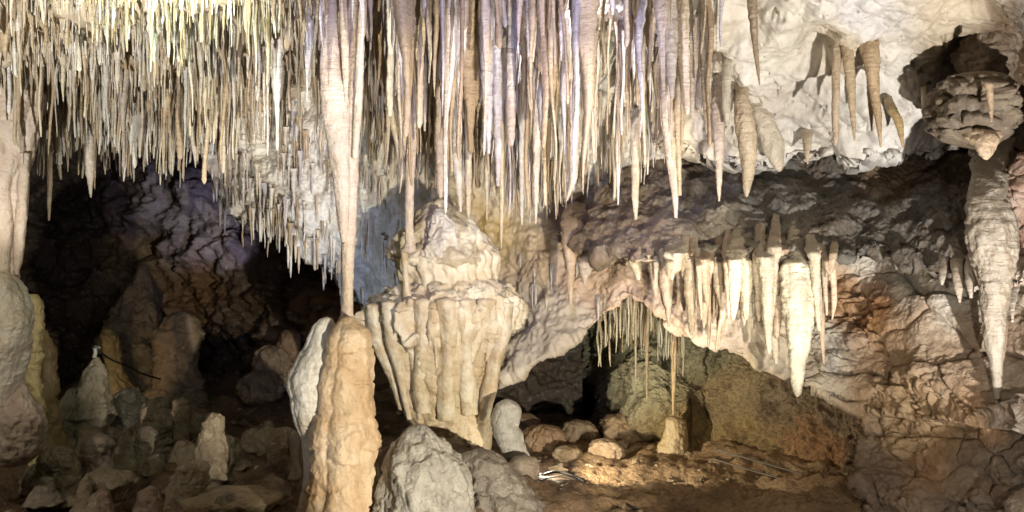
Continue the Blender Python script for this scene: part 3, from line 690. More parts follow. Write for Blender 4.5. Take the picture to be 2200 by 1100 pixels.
LILAC = (0.56, 0.53, 0.55)
GC = 'long stalactites hanging in the middle'
mids = [
    ([(-150, 1042, 40), (0, 1043, 30), (130, 1045, 26), (240, 1048, 18), (330, 1050, 6)], 6.3, LILAC, 'thickest lilac grey ribbed stalactite right of centre, tip above the dome'),
    ([(-150, 1066, 30), (0, 1066, 26), (150, 1068, 22), (300, 1070, 17), (400, 1070, 7)], 6.5, LILAC, 'lilac grey stalactite pressed against the right of the thickest lilac one'),
    ([(60, 1097, 18), (130, 1098, 19), (230, 1097, 19), (300, 1097, 16), (312, 1097, 12)], 6.4, (0.62, 0.56, 0.52), 'blunt ended pinkish grey stalactite just right of the two lilac ones'),
    ([(100, 940, 16), (180, 941, 17), (300, 944, 16), (400, 946, 15), (425, 947, 8)], 7.3, PINK, 'even pinkish stalactite ending just above the top of the dome'),
    ([(40, 985, 18), (160, 983, 20), (300, 981, 20), (400, 986, 15), (455, 990, 5)], 7.2, (0.7, 0.64, 0.58), 'straight whitish stalactite whose tip points at the dome’s right shoulder'),
    ([(80, 1008, 16), (190, 1006, 16), (330, 1006, 15), (440, 1006, 12), (468, 1006, 5)], 7.3, CREAM, 'cream stalactite beside the whitish one, ending slightly lower right of the dome'),
    ([(0, 912, 10), (120, 911, 12), (200, 912, 12), (282, 912, 4)], 6.8, WHITE, 'short white needle stalactite right of the ruffled curtain'),
    ([(-20, 958, 12), (160, 960, 13), (300, 961, 11), (420, 962, 5)], 7.5, CREAM, 'slim cream stalactite just behind the top of the dome'),
    ([(60, 1076, 9), (300, 1077, 10), (420, 1078, 9), (500, 1077, 7), (535, 1077, 2)], 7.4, (0.66, 0.54, 0.36), 'very long thin honey stalactite reaching lowest right of the dome'),
    ([(80, 1046, 12), (300, 1046, 11), (420, 1046, 8), (475, 1046, 3)], 7.6, CREAM, 'thin honey stalactite hanging between the dome and the longest honey one'),
    ([(60, 1118, 16), (200, 1124, 15), (330, 1122, 13), (430, 1121, 9), (482, 1121, 3)], 7.3, WHITE, 'bright white stalactite with tapered tip right of the longest honey one'),
    ([(40, 1152, 16), (180, 1152, 17), (300, 1153, 15), (400, 1152, 12), (480, 1151, 3)], 7.1, (0.68, 0.6, 0.5), 'cream stalactite over the left end of the brown rock shelf'),
    ([(-150, 1133, 22), (0, 1136, 16), (90, 1138, 14), (165, 1140, 5)], 5.9, LILAC, 'short lilac stalactite with strong rings high in the frame, right of centre'),
    ([(-150, 1205, 14), (0, 1206, 11), (80, 1206, 9), (130, 1206, 3)], 5.8, LILAC, 'short lilac grey stalactite next to the strongly ringed one'),
    ([(60, 1229, 16), (140, 1232, 20), (260, 1233, 20), (370, 1233, 18), (430, 1218, 6)], 7.0, PINK, 'broad pinkish stalactite ending above the knobbly brown pendant'),
    ([(100, 1270, 16), (200, 1270, 15), (300, 1275, 9), (350, 1277, 4)], 7.2, CREAM, 'tapering cream stalactite in front of the bright white rock'),
    ([(300, 106, 12), (380, 107, 10), (430, 106, 9), (474, 105, 3)], 8.0, CREAM, 'longest lone straw dropping over the black hollow at far left'),
    ([(300, 60, 10), (400, 59, 8), (470, 58, 3)], 8.0, CREAM, 'second long straw beside the left edge column'),
    ([(240, 192, 26), (300, 190, 22), (360, 192, 18), (400, 194, 9), (424, 195, 3)], 8.2, (0.66, 0.6, 0.52), 'thick grey white stalactite with a double tip over the black hollow'),
    ([(240, 1326, 14), (290, 1327, 11), (360, 1328, 9), (440, 1328, 3)], 7.3, WHITE, 'small bright stalactite alone under the white rock'),
    ([(230, 1372, 24), (290, 1366, 20), (350, 1365, 17), (420, 1365, 14), (472, 1366, 6)], 7.2, CREAM, 'bright cream stalactite pointing at the twisted pendant'),
    ([(-150, 1438, 34), (0, 1438, 30), (90, 1440, 30), (150, 1442, 20), (212, 1444, 8)], 5.7, (0.40, 0.35, 0.28), 'dark brown stalactite high above the long tapered one'),
    ([(100, 1426, 22), (180, 1428, 28), (260, 1434, 26), (350, 1443, 20), (420, 1450, 13), (468, 1452, 7)], 6.7, PINK, 'long tapered pinkish stalactite with a slanting lower end over dark ledge'),
    ([(120, 1456, 14), (250, 1456, 15), (330, 1458, 12), (420, 1460, 8)], 6.8, (0.6, 0.5, 0.36), 'narrow tan stalactite fused to the right of the long tapered one'),
    ([(-150, 1476, 22), (0, 1478, 20), (100, 1480, 18), (190, 1486, 14), (255, 1488, 6)], 6.1, (0.5, 0.44, 0.36), 'grey brown ringed stalactite near the edge of the pale rock'),
    ([(-150, 1512, 24), (0, 1513, 20), (120, 1514, 17), (220, 1516, 13), (285, 1518, 4)], 6.1, (0.5, 0.43, 0.34), 'long grey brown stalactite over the dark hole in the pale rock'),
    ([(80, 1560, 18), (150, 1561, 20), (220, 1560, 18), (270, 1562, 8)], 6.5, (0.6, 0.54, 0.44), 'ringed cream stalactite on the edge of the pale smooth rock'),
    ([(150, 1545, 24), (215, 1543, 27), (300, 1545, 22), (370, 1545, 14), (432, 1545, 4)], 6.6, PINK, 'pointed pinkish stalactite left of the leaf shaped one'),
    ([(170, 1592, 24), (250, 1598, 38), (300, 1606, 42), (350, 1608, 30), (400, 1605, 18), (422, 1604, 7)], 6.6, (0.66, 0.54, 0.38), 'broad leaf shaped cream stalactite over the dark ledge'),
    ([(190, 1616, 30), (230, 1622, 44), (280, 1646, 52), (320, 1662, 44), (355, 1672, 24), (368, 1674, 8)], 6.9, (0.66, 0.58, 0.46), 'stubby leaning cream stalactite right of the leaf shaped one'),
    ([(-150, 1614, 28), (0, 1616, 20), (70, 1620, 15), (130, 1626, 9), (183, 1632, 3)], 5.7, (0.36, 0.27, 0.18), 'dark brown spike hanging in front of the pale smooth rock'),
    ([(260, 1733, 26), (300, 1734, 20), (330, 1734, 12), (352, 1735, 3)], 6.9, CREAM, 'tiny cream stalactite on the lower lip of the pale rock'),
    ([(40, 1808, 26), (90, 1800, 20), (160, 1796, 17), (230, 1795, 16), (290, 1796, 12), (312, 1794, 4)], 6.15, (0.60, 0.48, 0.34), 'left one of the three stalactites on the pale rock, slim and blunt'),
    ([(40, 1812, 22), (90, 1818, 24), (160, 1826, 21), (230, 1831, 14), (302, 1836, 3)], 6.1, (0.60, 0.48, 0.32), 'middle one of the three stalactites on the pale rock, slightly leaning'),
    ([(45, 1850, 40), (80, 1862, 42), (130, 1872, 34), (190, 1878, 24), (250, 1887, 15), (316, 1892, 3)], 6.05, (0.56, 0.42, 0.26), 'right and largest of the three stalactites on the pale rock'),
    ([(150, 1868, 14), (220, 1871, 12), (282, 1873, 3)], 6.2, (0.45, 0.32, 0.2), 'small brown stalactite tucked behind the largest of the three on pale rock'),
    ([(205, 1905, 20), (235, 1916, 22), (260, 1930, 18), (290, 1936, 10), (318, 1940, 3)], 6.3, (0.55, 0.40, 0.2), 'short yellowish stalactite between the largest of three and the layered block'),
    ([(190, 1984, 12), (225, 1984, 8), (250, 1985, 3)], 6.1, (0.6, 0.5, 0.36), 'tiny stub stalactite left of the layered hanging block'),
]
for rows, Y, t_, lab in mids:
    if rows[0][0] > -30 and rows[0][1] > 1560: rows = [(rows[0][0] - 10, rows[0][1], rows[0][2] * 2.3)] + rows
    stal(rows, rooted_at(Y, 0.5) if rows[0][0] > -30 else Y, t_, lab, None, tint2=tuple(np.array(t_) * 0.85))

# pendants and draperies under the dark ledge
GD = 'draperies hanging under the dark ledge'
dr = [
    ([(440, 1238, 44), (480, 1232, 50), (520, 1226, 34), (560, 1226, 22), (610, 1226, 15), (656, 1226, 6)], 7.5, (0.56, 0.42, 0.28), 'knobbly brown pendant at the left end of the dark ledge'),
    ([(500, 1262, 56), (540, 1264, 52), (575, 1258, 30), (610, 1256, 8)], 7.45, (0.62, 0.52, 0.4), 'squat cream pendant next to the knobbly brown one'),
    ([(440, 1368, 20), (475, 1364, 26), (510, 1364, 34), (550, 1362, 30), (580, 1368, 22), (602, 1372, 8)], 6.95, (0.66, 0.58, 0.42), 'twisted bright pendant below the bright cream stalactite'),
    ([(520, 1396, 26), (570, 1404, 20), (620, 1408, 12), (645, 1409, 4)], 6.95, (0.6, 0.48, 0.36), 'short pinkish drapery right of the twisted pendant'),
    ([(460, 1446, 24), (500, 1443, 36), (540, 1440, 44), (600, 1432, 28), (650, 1434, 18), (702, 1437, 4)], 6.85, (0.64, 0.50, 0.38), 'long pinkish drapery under the long tapered stalactite'),
    ([(520, 1466, 30), (580, 1462, 22), (640, 1468, 14), (668, 1470, 4)], 6.8, (0.6, 0.5, 0.38), 'curved drapery tucked right of the long pinkish drapery'),
    ([(520, 1490, 24), (570, 1482, 18), (615, 1484, 5)], 6.85, (0.55, 0.44, 0.32), 'short drapery between two dark gaps under the ledge'),
    ([(500, 1524, 36), (560, 1514, 24), (620, 1514, 17), (680, 1513, 12), (704, 1512, 4)], 6.65, (0.62, 0.48, 0.35), 'straight pinkish drapery reaching the rock ridge'),
    ([(500, 1550, 34), (560, 1542, 28), (620, 1548, 24), (665, 1555, 16), (700, 1546, 8), (752, 1538, 4)], 6.65, (0.6, 0.5, 0.37), 'broad drapery with saw toothed right edge and hooked tip'),
    ([(510, 1582, 22), (560, 1580, 18), (610, 1579, 12), (640, 1578, 4)], 6.6, (0.62, 0.52, 0.38), 'small slim drapery left of the deep black gap'),
    ([(500, 1648, 36), (550, 1652, 32), (600, 1650, 28), (650, 1644, 18), (690, 1640, 5)], 6.5, (0.64, 0.56, 0.43), 'ribbed cream drapery left of the biggest bright one'),
    ([(500, 1672, 30), (560, 1676, 26), (620, 1672, 24), (680, 1662, 18), (760, 1666, 14), (782, 1668, 5)], 6.52, (0.62, 0.54, 0.4), 'ragged drapery leaning on the left of the biggest bright one'),
    ([(610, 1606, 12), (640, 1616, 14), (690, 1634, 14), (722, 1642, 4)], 6.75, (0.6, 0.52, 0.38), 'slanting saw toothed rib left of the ragged drapery'),
    ([(470, 1714, 30), (520, 1712, 44), (580, 1708, 58), (640, 1712, 66), (690, 1716, 60), (740, 1715, 46), (790, 1712, 32), (825, 1712, 24), (846, 1714, 14), (852, 1713, 5)], 6.4, (0.74, 0.68, 0.52), 'biggest bright cream drapery, carrot shaped with many rings'),
    ([(500, 1752, 34), (550, 1756, 26), (620, 1760, 20), (700, 1765, 14), (782, 1770, 4)], 6.45, (0.6, 0.46, 0.32), 'slim tan drapery right of the biggest bright one'),
    ([(500, 1772, 30), (545, 1780, 20), (600, 1790, 14), (650, 1792, 11), (686, 1788, 3)], 6.4, (0.66, 0.52, 0.38), 'bowed pinkish drapery, rightmost on the ledge before the white rock'),
    ([(400, 1795, 14), (450, 1800, 20), (480, 1800, 18), (500, 1800, 6)], 6.55, (0.5, 0.36, 0.26), 'small pink brown nub on the face of the dark ledge'),
    # right-hand cluster
    ([(300, 2130, 90), (360, 2126, 70), (420, 2122, 76), (480, 2128, 96), (540, 2136, 92), (600, 2138, 68), (660, 2137, 52), (720, 2136, 46), (780, 2140, 27), (840, 2143, 15), (895, 2144, 4)], 5.5, (0.36, 0.31, 0.25), 'huge layered grey brown stalactite tapering to a thin pale point at far right'),
    ([(500, 2030, 24), (560, 2026, 18), (600, 2024, 12), (612, 2024, 4)], 5.75, (0.5, 0.45, 0.38), 'stubby grey stalactite leftmost of the far right cluster'),
    ([(500, 2064, 34), (560, 2056, 24), (620, 2060, 16), (650, 2062, 5)], 5.7, (0.48, 0.42, 0.34), 'forked grey stalactite second in the far right cluster'),
    ([(500, 2092, 34), (560, 2088, 26), (600, 2085, 20), (640, 2086, 6)], 5.6, (0.5, 0.44, 0.37), 'short grey stalactite pressed to the left of the huge layered one'),
    ([(560, 2190, 50), (600, 2180, 28), (640, 2176, 16), (692, 2175, 4)], 5.45, (0.54, 0.48, 0.42), 'grey conical stalactite right of the huge layered one'),
    ([(620, 2158, 18), (700, 2158, 14), (770, 2156, 4)], 5.55, (0.55, 0.38, 0.24), 'thin orange drapery along the right side of the huge layered one'),
]
for k, (rows, Y, t_, lab) in enumerate(dr):
    if rows[0][0] < 560 and rows[0][1] < 1830 and rows[0][1] > 1300:
        c0 = rows[0]
        rows = [(c0[0] - 30 - (c0[1] * 7 % 60), c0[1] + (c0[1] * 3 % 17) - 8, c0[2] * 0.3), (c0[0] - 22, c0[1] + 2, c0[2] * 0.7)] + rows
        yf = on_ledge(Y - float(fdep(np.array([c0[1]]), np.array([548.]))[0]) + 0.08)
    else: yf = rooted_at(Y, 0.9, 70 if Y == 5.5 else 45)
    stal(rows, yf, t_, lab, None, noise=0.16, rings=0.11 if t_[2] > 0.34 else 0.07, tint2=tuple(np.array(t_) * 0.82), ringf=0.03, mat=M_STAL, nscale=0.09)

random.seed(31)
for k in range(44):
    px = 1375 + k * 9.6 + random.uniform(-4, 4)
    if 1680 < px < 1742: continue
    tipy = float(np.interp(px, [1375, 1430, 1520, 1620, 1700, 1800], [600, 660, 715, 735, 750, 670])) + random.uniform(-90, 35)
    wd = random.uniform(12, 32); ln = random.uniform(-8, 8)
    yy = float(fdep(np.array([px]), np.array([548.]))[0]) + random.uniform(-0.16, 0.10)
    t0 = random.uniform(395, 525)
    if t0 < 460: wd *= 0.75
    rows = [(t0, px - ln * 2.2, wd * random.uniform(0.2, 0.5)), ((t0 + 544) / 2 - 4, px - ln * 1.6, wd * random.uniform(0.5, 0.9)), (544, px - ln * .6, wd * random.uniform(0.9, 1.5)), (560, px, wd * 1.1), (560 + (tipy - 560) * .5, px + ln * .4, wd * 0.75), (tipy - 12, px + ln, wd * 0.4), (tipy, px + ln, 3)]
    cc = random.choice([(0.64, 0.50, 0.38), (0.60, 0.50, 0.37), (0.54, 0.41, 0.29), (0.66, 0.58, 0.44)])
    off = yy - float(fdep(np.array([px]), np.array([548.]))[0]) + 0.08
    o = body('drapery', cw(rows), on_ledge(off), cc, M_STAL, ratio=0.95, noise=0.22, nscale=0.07, rings=0.10, folds=3, fold_amp=0.12, tint2=tuple(np.array(cc) * 0.75))
    tag(o, 'irregular ribbed drapery in the fused fringe under the dark ledge', 'stalactite', 'fused fringe under the dark ledge')

# niche: stalactite meeting a stalagmite
stal([(600, 1452, 20), (680, 1450, 18), (760, 1449, 13), (840, 1447, 8), (902, 1447, 4)], 8.35, (0.50, 0.38, 0.22), 'long thin stalactite in the niche ending on a small stalagmite', None)
body_ = body('stalagmite', [(898, 1432, 1462), (906, 1428, 1474), (930, 1425, 1476), (960, 1415, 1476), (990, 1405, 1474), (1020, 1400, 1478), (1060, 1395, 1485)], 8.3, (0.48, 0.38, 0.22), M_FLOW, noise=0.16, nscale=0.1, crack=0.1, rings=0.04)
tag(body_, 'blocky yellow brown stalagmite under the long thin stalactite in the niche', 'stalagmite')
random.seed(5)
for k in range(46):
    px = 1285 + k * 4.1 + random.uniform(-3, 3)
    y0 = float(curve_at(B_LOW, px)) - 25
    big = {6: 110, 14: 60, 20: 165, 26: 200, 34: 90}.get(k, 0)
    L_ = big or random.uniform(30, 110)
    wd = random.uniform(7, 11) if big else random.uniform(4, 7)
    yy = 7.9 + random.uniform(-0.05, 0.5)
    o = body('stalactite', cw([(y0 - 15, px, wd * 1.9), (y0 + 35, px + random.uniform(-2, 2), wd * random.uniform(.7, 1.2)), (y0 + 12 + L_ * .6, px + random.uniform(-2.5, 2.5), wd * random.uniform(.6, 1)), (y0 + 25 + L_, px + random.uniform(-2, 2), wd * 0.5), (y0 + 40 + L_, px, 1.5)]), yy, random.choice([(0.30, 0.29, 0.22), (0.26, 0.22, 0.15), (0.36, 0.33, 0.25), (0.2, 0.16, 0.1)]), M_STAL, noise=0.28, nscale=0.06, rings=0.10, nth=10)
    tag(o, 'greenish straw stalactite in the row under the niche arch' if not big else
        {6: 'longer straw left of the middle of the niche row', 14: 'mid length straw of the niche row, thicker than its neighbours', 20: 'thick long pointed straw in the middle of the niche row', 26: 'longest and lowest hanging straw of the niche row', 34: 'longer straw near the right end of the niche row'}[k],
        'stalactite', 'straws under the niche arch' if not big else None)

# straws along the ragged edge of the middle mass
random.seed(9)
for k in range(58):
    px = random.uniform(455, 800) if k < 46 else random.uniform(1110, 1290)
    if k < 46: pyr = float(curve_at(B_LOW, px)) - random.uniform(0, 60)
    else: pyr = random.uniform(530, 640)
    L_ = random.uniform(20, 75); wd = random.uniform(3.5, 8)
    yy = float(bdep(np.array([px]), np.array([pyr]))[0]) - random.uniform(0.0, 0.1)
    o = body('stalactite', cw([(pyr - 14, px, wd * 1.8), (pyr + 6, px, wd), (pyr + L_ * .7, px, wd * 0.7), (pyr + L_, px, 1.2)]), rooted_at(yy, 0.4, 9), random.choice([WHITE, (0.6, 0.58, 0.54), CREAM]), M_STAL, noise=0.1, rings=0.04, nth=9)
    if k < 46: tag(o, 'small white stalactite fringing the ragged underside of the white flowstone', 'stalactite', 'fringe under the white flowstone')
    else: tag(o, 'tiny stalactite on the rock face between the dome and the niche arch', 'stalactite', 'tiny stalactites beside the niche arch')

# ------------------------------------------------------------------ layered hanging block at upper right
blk = empty('rock_block', P(2085, 165, 5.9), 'layered dark rock block with pale rim jutting from the upper right wall', 'rock')
body('block', [(158, 2080, 2120), (170, 2038, 2140), (190, 2014, 2155), (215, 2008, 2166), (240, 2004, 2170), (262, 2004, 2168), (285, 2010, 2158), (300, 2030, 2148), (312, 2070, 2140)],
     5.9, (0.17, 0.135, 0.10), M_ROCK, ratio=0.9, noise=0.30, nscale=0.2, terrace=0.09, crack=0.14, rings=0.05, parent=blk, tint2=(0.26, 0.21, 0.15), square=0.75)
body('neck', [(-20, 2110, 2210), (60, 2080, 2200), (130, 2060, 2180), (200, 2060, 2160), (250, 2070, 2150)], 6.15, (0.22, 0.17, 0.12), M_ROCK, noise=0.35, nscale=0.2, crack=0.1, parent=blk)
body('drip_knob', [(270, 2070, 2150), (290, 2075, 2146), (315, 2096, 2138), (330, 2104, 2132), (342, 2112, 2124)], rooted_at(5.62, 0.3), (0.6, 0.46, 0.32), M_FLOW, noise=0.2, nscale=0.06, parent=blk)
stal([(180, 2124, 18), (215, 2128, 12), (262, 2130, 5)], 5.5, (0.5, 0.36, 0.24), 'thin brown spike hanging in front of the layered block', None)

tag(body('rock', [(330, 2190, 2260), (370, 2168, 2290), (430, 2156, 2300), (490, 2162, 2300), (540, 2178, 2300), (590, 2190, 2300)], 5.75, (0.46, 0.34, 0.27), M_ROCK, noise=0.3, nscale=0.2, crack=0.15, rings=0.04, tint2=(0.26, 0.15, 0.11)),
    'pinkish crusted rock jutting in at the far right edge above the grey stalactites', 'rock')

# ------------------------------------------------------------------ left edge column group
lc = empty('flowstone_column', P(10, 1000, 6.4), 'cream flowstone column filling the left edge of the view, rounded foot', 'column')
body('shaft', [(200, -60, 90), (330, -60, 62), (400, -50, 45), (470, -45, 38), (540, -45, 32), (600, -45, 34), (640, -50, 30)], 6.5, (0.62, 0.53, 0.42), M_FLOW, noise=0.1, folds=9, fold_amp=0.12, parent=lc, tint2=PINK)
body('shaft', cw([(330, 52, 22), (430, 48, 20), (520, 42, 20), (570, 38, 14), (590, 36, 5)]), 6.45, (0.55, 0.45, 0.36), M_FLOW, noise=0.15, parent=lc)
body('bulge', [(590, -60, 20), (610, -70, 40), (640, -70, 58), (680, -70, 66), (720, -70, 62), (780, -70, 48), (840, -70, 30), (900, -70, 20), (1000, -70, 10)], 6.3, (0.58, 0.54, 0.46), M_GREY, noise=0.12, folds=8, fold_amp=0.08, parent=lc, tint2=(0.5, 0.44, 0.34))
body('foot', [(800, 18, 45), (840, 10, 60), (870, -10, 78), (900, -20, 92), (940, -25, 94), (970, -22, 85), (995, -10, 60)], 6.35, (0.40, 0.33, 0.27), M_ROCK, noise=0.10, nscale=0.06, parent=lc)

def mite(rows, Y, tint, label, mat=None, name='stalagmite', cat='stalagmite', group=None, **k):
    if name == 'stalagmite':
        p0, l0, r0 = rows[-1]; w0 = r0 - l0
        rows = rows[:-1] + [(p0 - 12, l0 - w0 * 0.10, r0 + w0 * 0.10), (p0 + 18, l0 - w0 * 0.45, r0 + w0 * 0.45)]
    kw = dict(noise=0.28, rings=0.02, ratio=0.9, nscale=0.15, crease=0.12, nth=90, zs=0.7); kw.update(k)
    return tag(body(name, rows, Y, tint, mat or M_GREY, **kw), label, cat, group)

mite([(634, 62, 82), (650, 56, 90), (690, 62, 92), (720, 52, 92), (740, 46, 90), (770, 44, 90), (800, 52, 84), (840, 56, 92), (900, 60, 95), (1000, 60, 100)], 7.6, (0.62, 0.52, 0.26), 'yellow cream stalagmite stacked in lumps beside the left edge column', M_FLOW, noise=0.2, nscale=0.07, terrace=0.1)
mite([(712, 92, 102), (740, 84, 115), (800, 80, 124), (900, 74, 128), (960, 70, 130)], 7.9, (0.36, 0.26, 0.13), 'dull brown stalagmite standing behind the yellow lumpy one', M_FLOW)
mite([(578, 298, 312), (590, 290, 322), (620, 276, 336), (660, 250, 350), (700, 228, 366), (740, 222, 385), (790, 236, 400), (840, 226, 420), (870, 236, 420), (930, 230, 430)], 12.0, (0.30, 0.24, 0.16), 'tall dark cone stalagmite in the back of the left chamber', M_ROCK, noise=0.34, nscale=0.35)
mite([(672, 372, 398), (685, 350, 418), (720, 335, 424), (770, 330, 426), (820, 322, 430), (880, 318, 440)], 11.4, (0.36, 0.27, 0.18), 'squat brown banded stalagmite right of the tall dark cone', M_ROCK, terrace=0.07, noise=0.3, nscale=0.35)
mite([(708, 222, 240), (720, 220, 256), (745, 222, 262), (780, 224, 262), (830, 224, 268)], 11.2, (0.36, 0.28, 0.14), 'small yellowish knob stalagmite in front of the tall dark cone', M_ROCK)
mite([(768, 200, 212), (790, 186, 226), (820, 170, 232), (850, 140, 236), (890, 118, 242), (920, 112, 240), (950, 120, 230), (1000, 110, 235)], 8.6, (0.42, 0.37, 0.30), 'pale grey cone stalagmite with broad skirt and a small fitting on its tip', tint2=(0.3, 0.26, 0.18), noise=0.2)
mite([(834, 268, 290), (842, 254, 305), (860, 247, 315), (885, 246, 312), (930, 250, 300)], 8.9, (0.38, 0.34, 0.30), 'round grey stalagmite right of the pale cone stalagmite')
mite([(856, 335, 358), (865, 318, 366), (890, 300, 368), (920, 284, 366), (960, 265, 360), (1000, 262, 362)], 8.2, (0.34, 0.27, 0.20), 'brown twin headed stalagmite in the middle of the left floor')
mite([(855, 378, 400), (865, 368, 408), (890, 366, 410), (920, 370, 404), (960, 372, 402)], 8.3, (0.32, 0.25, 0.18), 'slim brown stalagmite just right of the twin headed one')
mite([(918, 298, 322), (930, 291, 334), (945, 290, 336), (970, 288, 332), (1000, 286, 330), (1040, 284, 332)], 7.7, (0.38, 0.32, 0.26), 'small pinkish capped stalagmite in front of the twin headed one')
mite([(888, 448, 468), (900, 438, 480), (930, 430, 484), (970, 420, 486), (1000, 405, 492), (1030, 380, 498), (1080, 360, 505)], 7.0, (0.34, 0.28, 0.20), 'leaning grey brown stalagmite standing alone on the left floor', tint2=(0.22, 0.17, 0.12))
mite([(964, 95, 145), (980, 86, 165), (1000, 84, 175), (1025, 88, 170), (1060, 90, 160)], 6.8, (0.30, 0.24, 0.17), 'round brown stalagmite knob at lower left beside the pitted foot')
mite([(938, 190, 235), (950, 180, 244), (975, 177, 246), (1000, 184, 242), (1040, 190, 236)], 6.9, (0.34, 0.27, 0.23), 'pinkish brown ball stalagmite right of the round brown knob')
mite([(1026, 178, 190), (1040, 168, 196), (1060, 165, 200), (1100, 160, 205)], 6.3, (0.28, 0.22, 0.16), 'tiny brown stalagmite stub in front of the ball stalagmite')
mite([(992, 400, 436), (1005, 380, 446), (1030, 362, 446), (1060, 348, 440), (1120, 340, 445)], 6.5, (0.28, 0.23, 0.15), 'low olive brown mound stalagmite below the leaning one')
mite([(1012, 205, 250), (1020, 190, 280), (1035, 190, 290), (1070, 200, 285)], 6.5, (0.24, 0.2, 0.14), 'low flat brown mound near the bottom left', cat='mound', name='mound')
mite([(922, 596, 628), (935, 580, 640), (960, 572, 642), (990, 578, 645), (1020, 592, 645), (1060, 600, 650)], 6.9, (0.28, 0.22, 0.16), 'dark folded stalagmite left of the big orange stalagmite', folds=6, fold_amp=0.2)
mite([(928, 628, 640), (945, 622, 642), (980, 624, 640), (1010, 626, 640)], 6.7, (0.5, 0.46, 0.38), 'small pale stub tucked against the left of the orange stalagmite')
random.seed(88)
for k in range(34):
    Y_ = random.uniform(6.2, 9.2)
    px = random.uniform(90, 600) if Y_ > 6.9 else random.uniform(20, 620)
    base = 550 + 1.75 / Y_ * F_PX
    w_ = random.uniform(28, 85) * 7 / Y_; h_ = w_ * random.uniform(0.35, 0.8)
    sk = random.uniform(-0.15, 0.15) * w_
    rows = [(base - h_, px + sk - w_ * .12, px + sk + w_ * .12), (base - h_ * .85, px + sk - w_ * .3, px + sk + w_ * .3), (base - h_ * .5, px - w_ * .43, px + w_ * .43), (base, px - w_ * .55, px + w_ * .55), (base + 25, px - w_ * .75, px + w_ * .75)]
    mite(rows, Y_, random.choice([(0.32, 0.26, 0.19), (0.26, 0.21, 0.15), (0.38, 0.33, 0.27), (0.3, 0.22, 0.17)]), 'low rounded brown mound among the stalagmites heaped on the left floor', random.choice([M_ROCK, M_GREY]), name='mound', cat='mound', group='low mounds heaped on the left floor', nth=60)
# grey wet mounds in front of the fountain-like formation
gm = mite([(918, 882, 902), (926, 870, 922), (942, 850, 944), (958, 834, 958), (985, 824, 988), (1012, 818, 1004), (1040, 812, 1012), (1100, 808, 1026), (1180, 790, 1060)], 5.75, (0.44, 0.42, 0.38), 'large smooth wet grey stalagmite mound in front of the cream formation', tint2=(0.30, 0.28, 0.25), noise=0.20, folds=11, fold_amp=0.08, nth=170, crease=0.05, zs=0.5, nscale=0.2)
mite([(972, 1000, 1060), (985, 980, 1082), (1010, 975, 1100), (1045, 980, 1135), (1080, 985, 1165), (1180, 960, 1210)], 6.3, (0.24, 0.21, 0.18), 'dark grey low mound right of the large wet grey mound', name='mound', cat='mound')
ws = mite([(860, 1076, 1100), (868, 1064, 1112), (885, 1056, 1119), (905, 1054, 1118), (915, 1056, 1116), (940, 1064, 1124), (970, 1076, 1132), (1000, 1086, 1138)], 7.1, (0.50, 0.48, 0.44), 'upright pale grey stalagmite with rounded head right of the cream formation', noise=0.10)
mite([(985, 1100, 1150), (1000, 1092, 1155), (1030, 1098, 1157), (1060, 1110, 1158), (1100, 1100, 1165)], 6.75, (0.34, 0.28, 0.22), 'brown stump below the upright pale grey stalagmite', name='stump', cat='rock', mat=M_ROCK)
tag(body('flowstone_plate', [(1056, 470, 545), (1062, 415, 590), (1070, 402, 597), (1082, 402, 592), (1096, 430, 570)], 6.45, (0.42, 0.34, 0.22), M_GREY, ratio=0.9, noise=0.12, nscale=0.2, rings=0.0, nth=90), 'flat pale flowstone plate with rounded rim on the floor at bottom left', 'flowstone')
# loose rocks on the niche floor and back of the left chamber
random.seed(21)
rocks = [(1170, 945, 90, 60, 8.6), (1240, 935, 80, 60, 8.9), (1350, 930, 120, 80, 9.0), (1300, 965, 70, 40, 8.2), (1215, 975, 60, 34, 8.1), (585, 790, 80, 90, 11.8), (560, 830, 90, 60, 11.4), (620, 740, 50, 60, 11.9),
         (1540, 1000, 60, 30, 7.8), (1130, 915, 70, 50, 9.2)]
rl = ['reddish brown rock beside the bright lamp patch', 'brown rock behind the bright lamp patch', 'dark mossy boulder on the niche floor', 'small rock in front of the dark niche boulder', 'low rock edged by the bright lamp patch',
      'red brown boulder low in the dark left chamber', 'dark rock at the foot of the left chamber wall', 'upper rock of the dim heap in the left chamber', 'flat stone by the rails on the niche floor', 'brown rock behind the upright pale grey stalagmite']
for (px, py, w_, h_, Y), lab in zip(rocks, rl):
    r_ = [(py - h_ / 2, px - w_ * .2, px + w_ * .15), (py - h_ * .4, px - w_ * .38, px + w_ * .36), (py, px - w_ / 2, px + w_ / 2), (py + h_ * .4, px - w_ * .45, px + w_ * .48), (py + h_ * .6, px - w_ * .3, px + w_ * .3)]
    tag(body('rock', r_, Y, random.choice([(0.34, 0.22, 0.13), (0.3, 0.22, 0.14), (0.28, 0.2, 0.12)]), M_ROCK, noise=0.3, nscale=0.12, crack=0.12, rings=0.0, square=0.8), lab, 'rock')

print('FZ', floor_z(np.array([0.33, 0.42, 0.3]), np.array([7.5, 7.45, 7.0])))
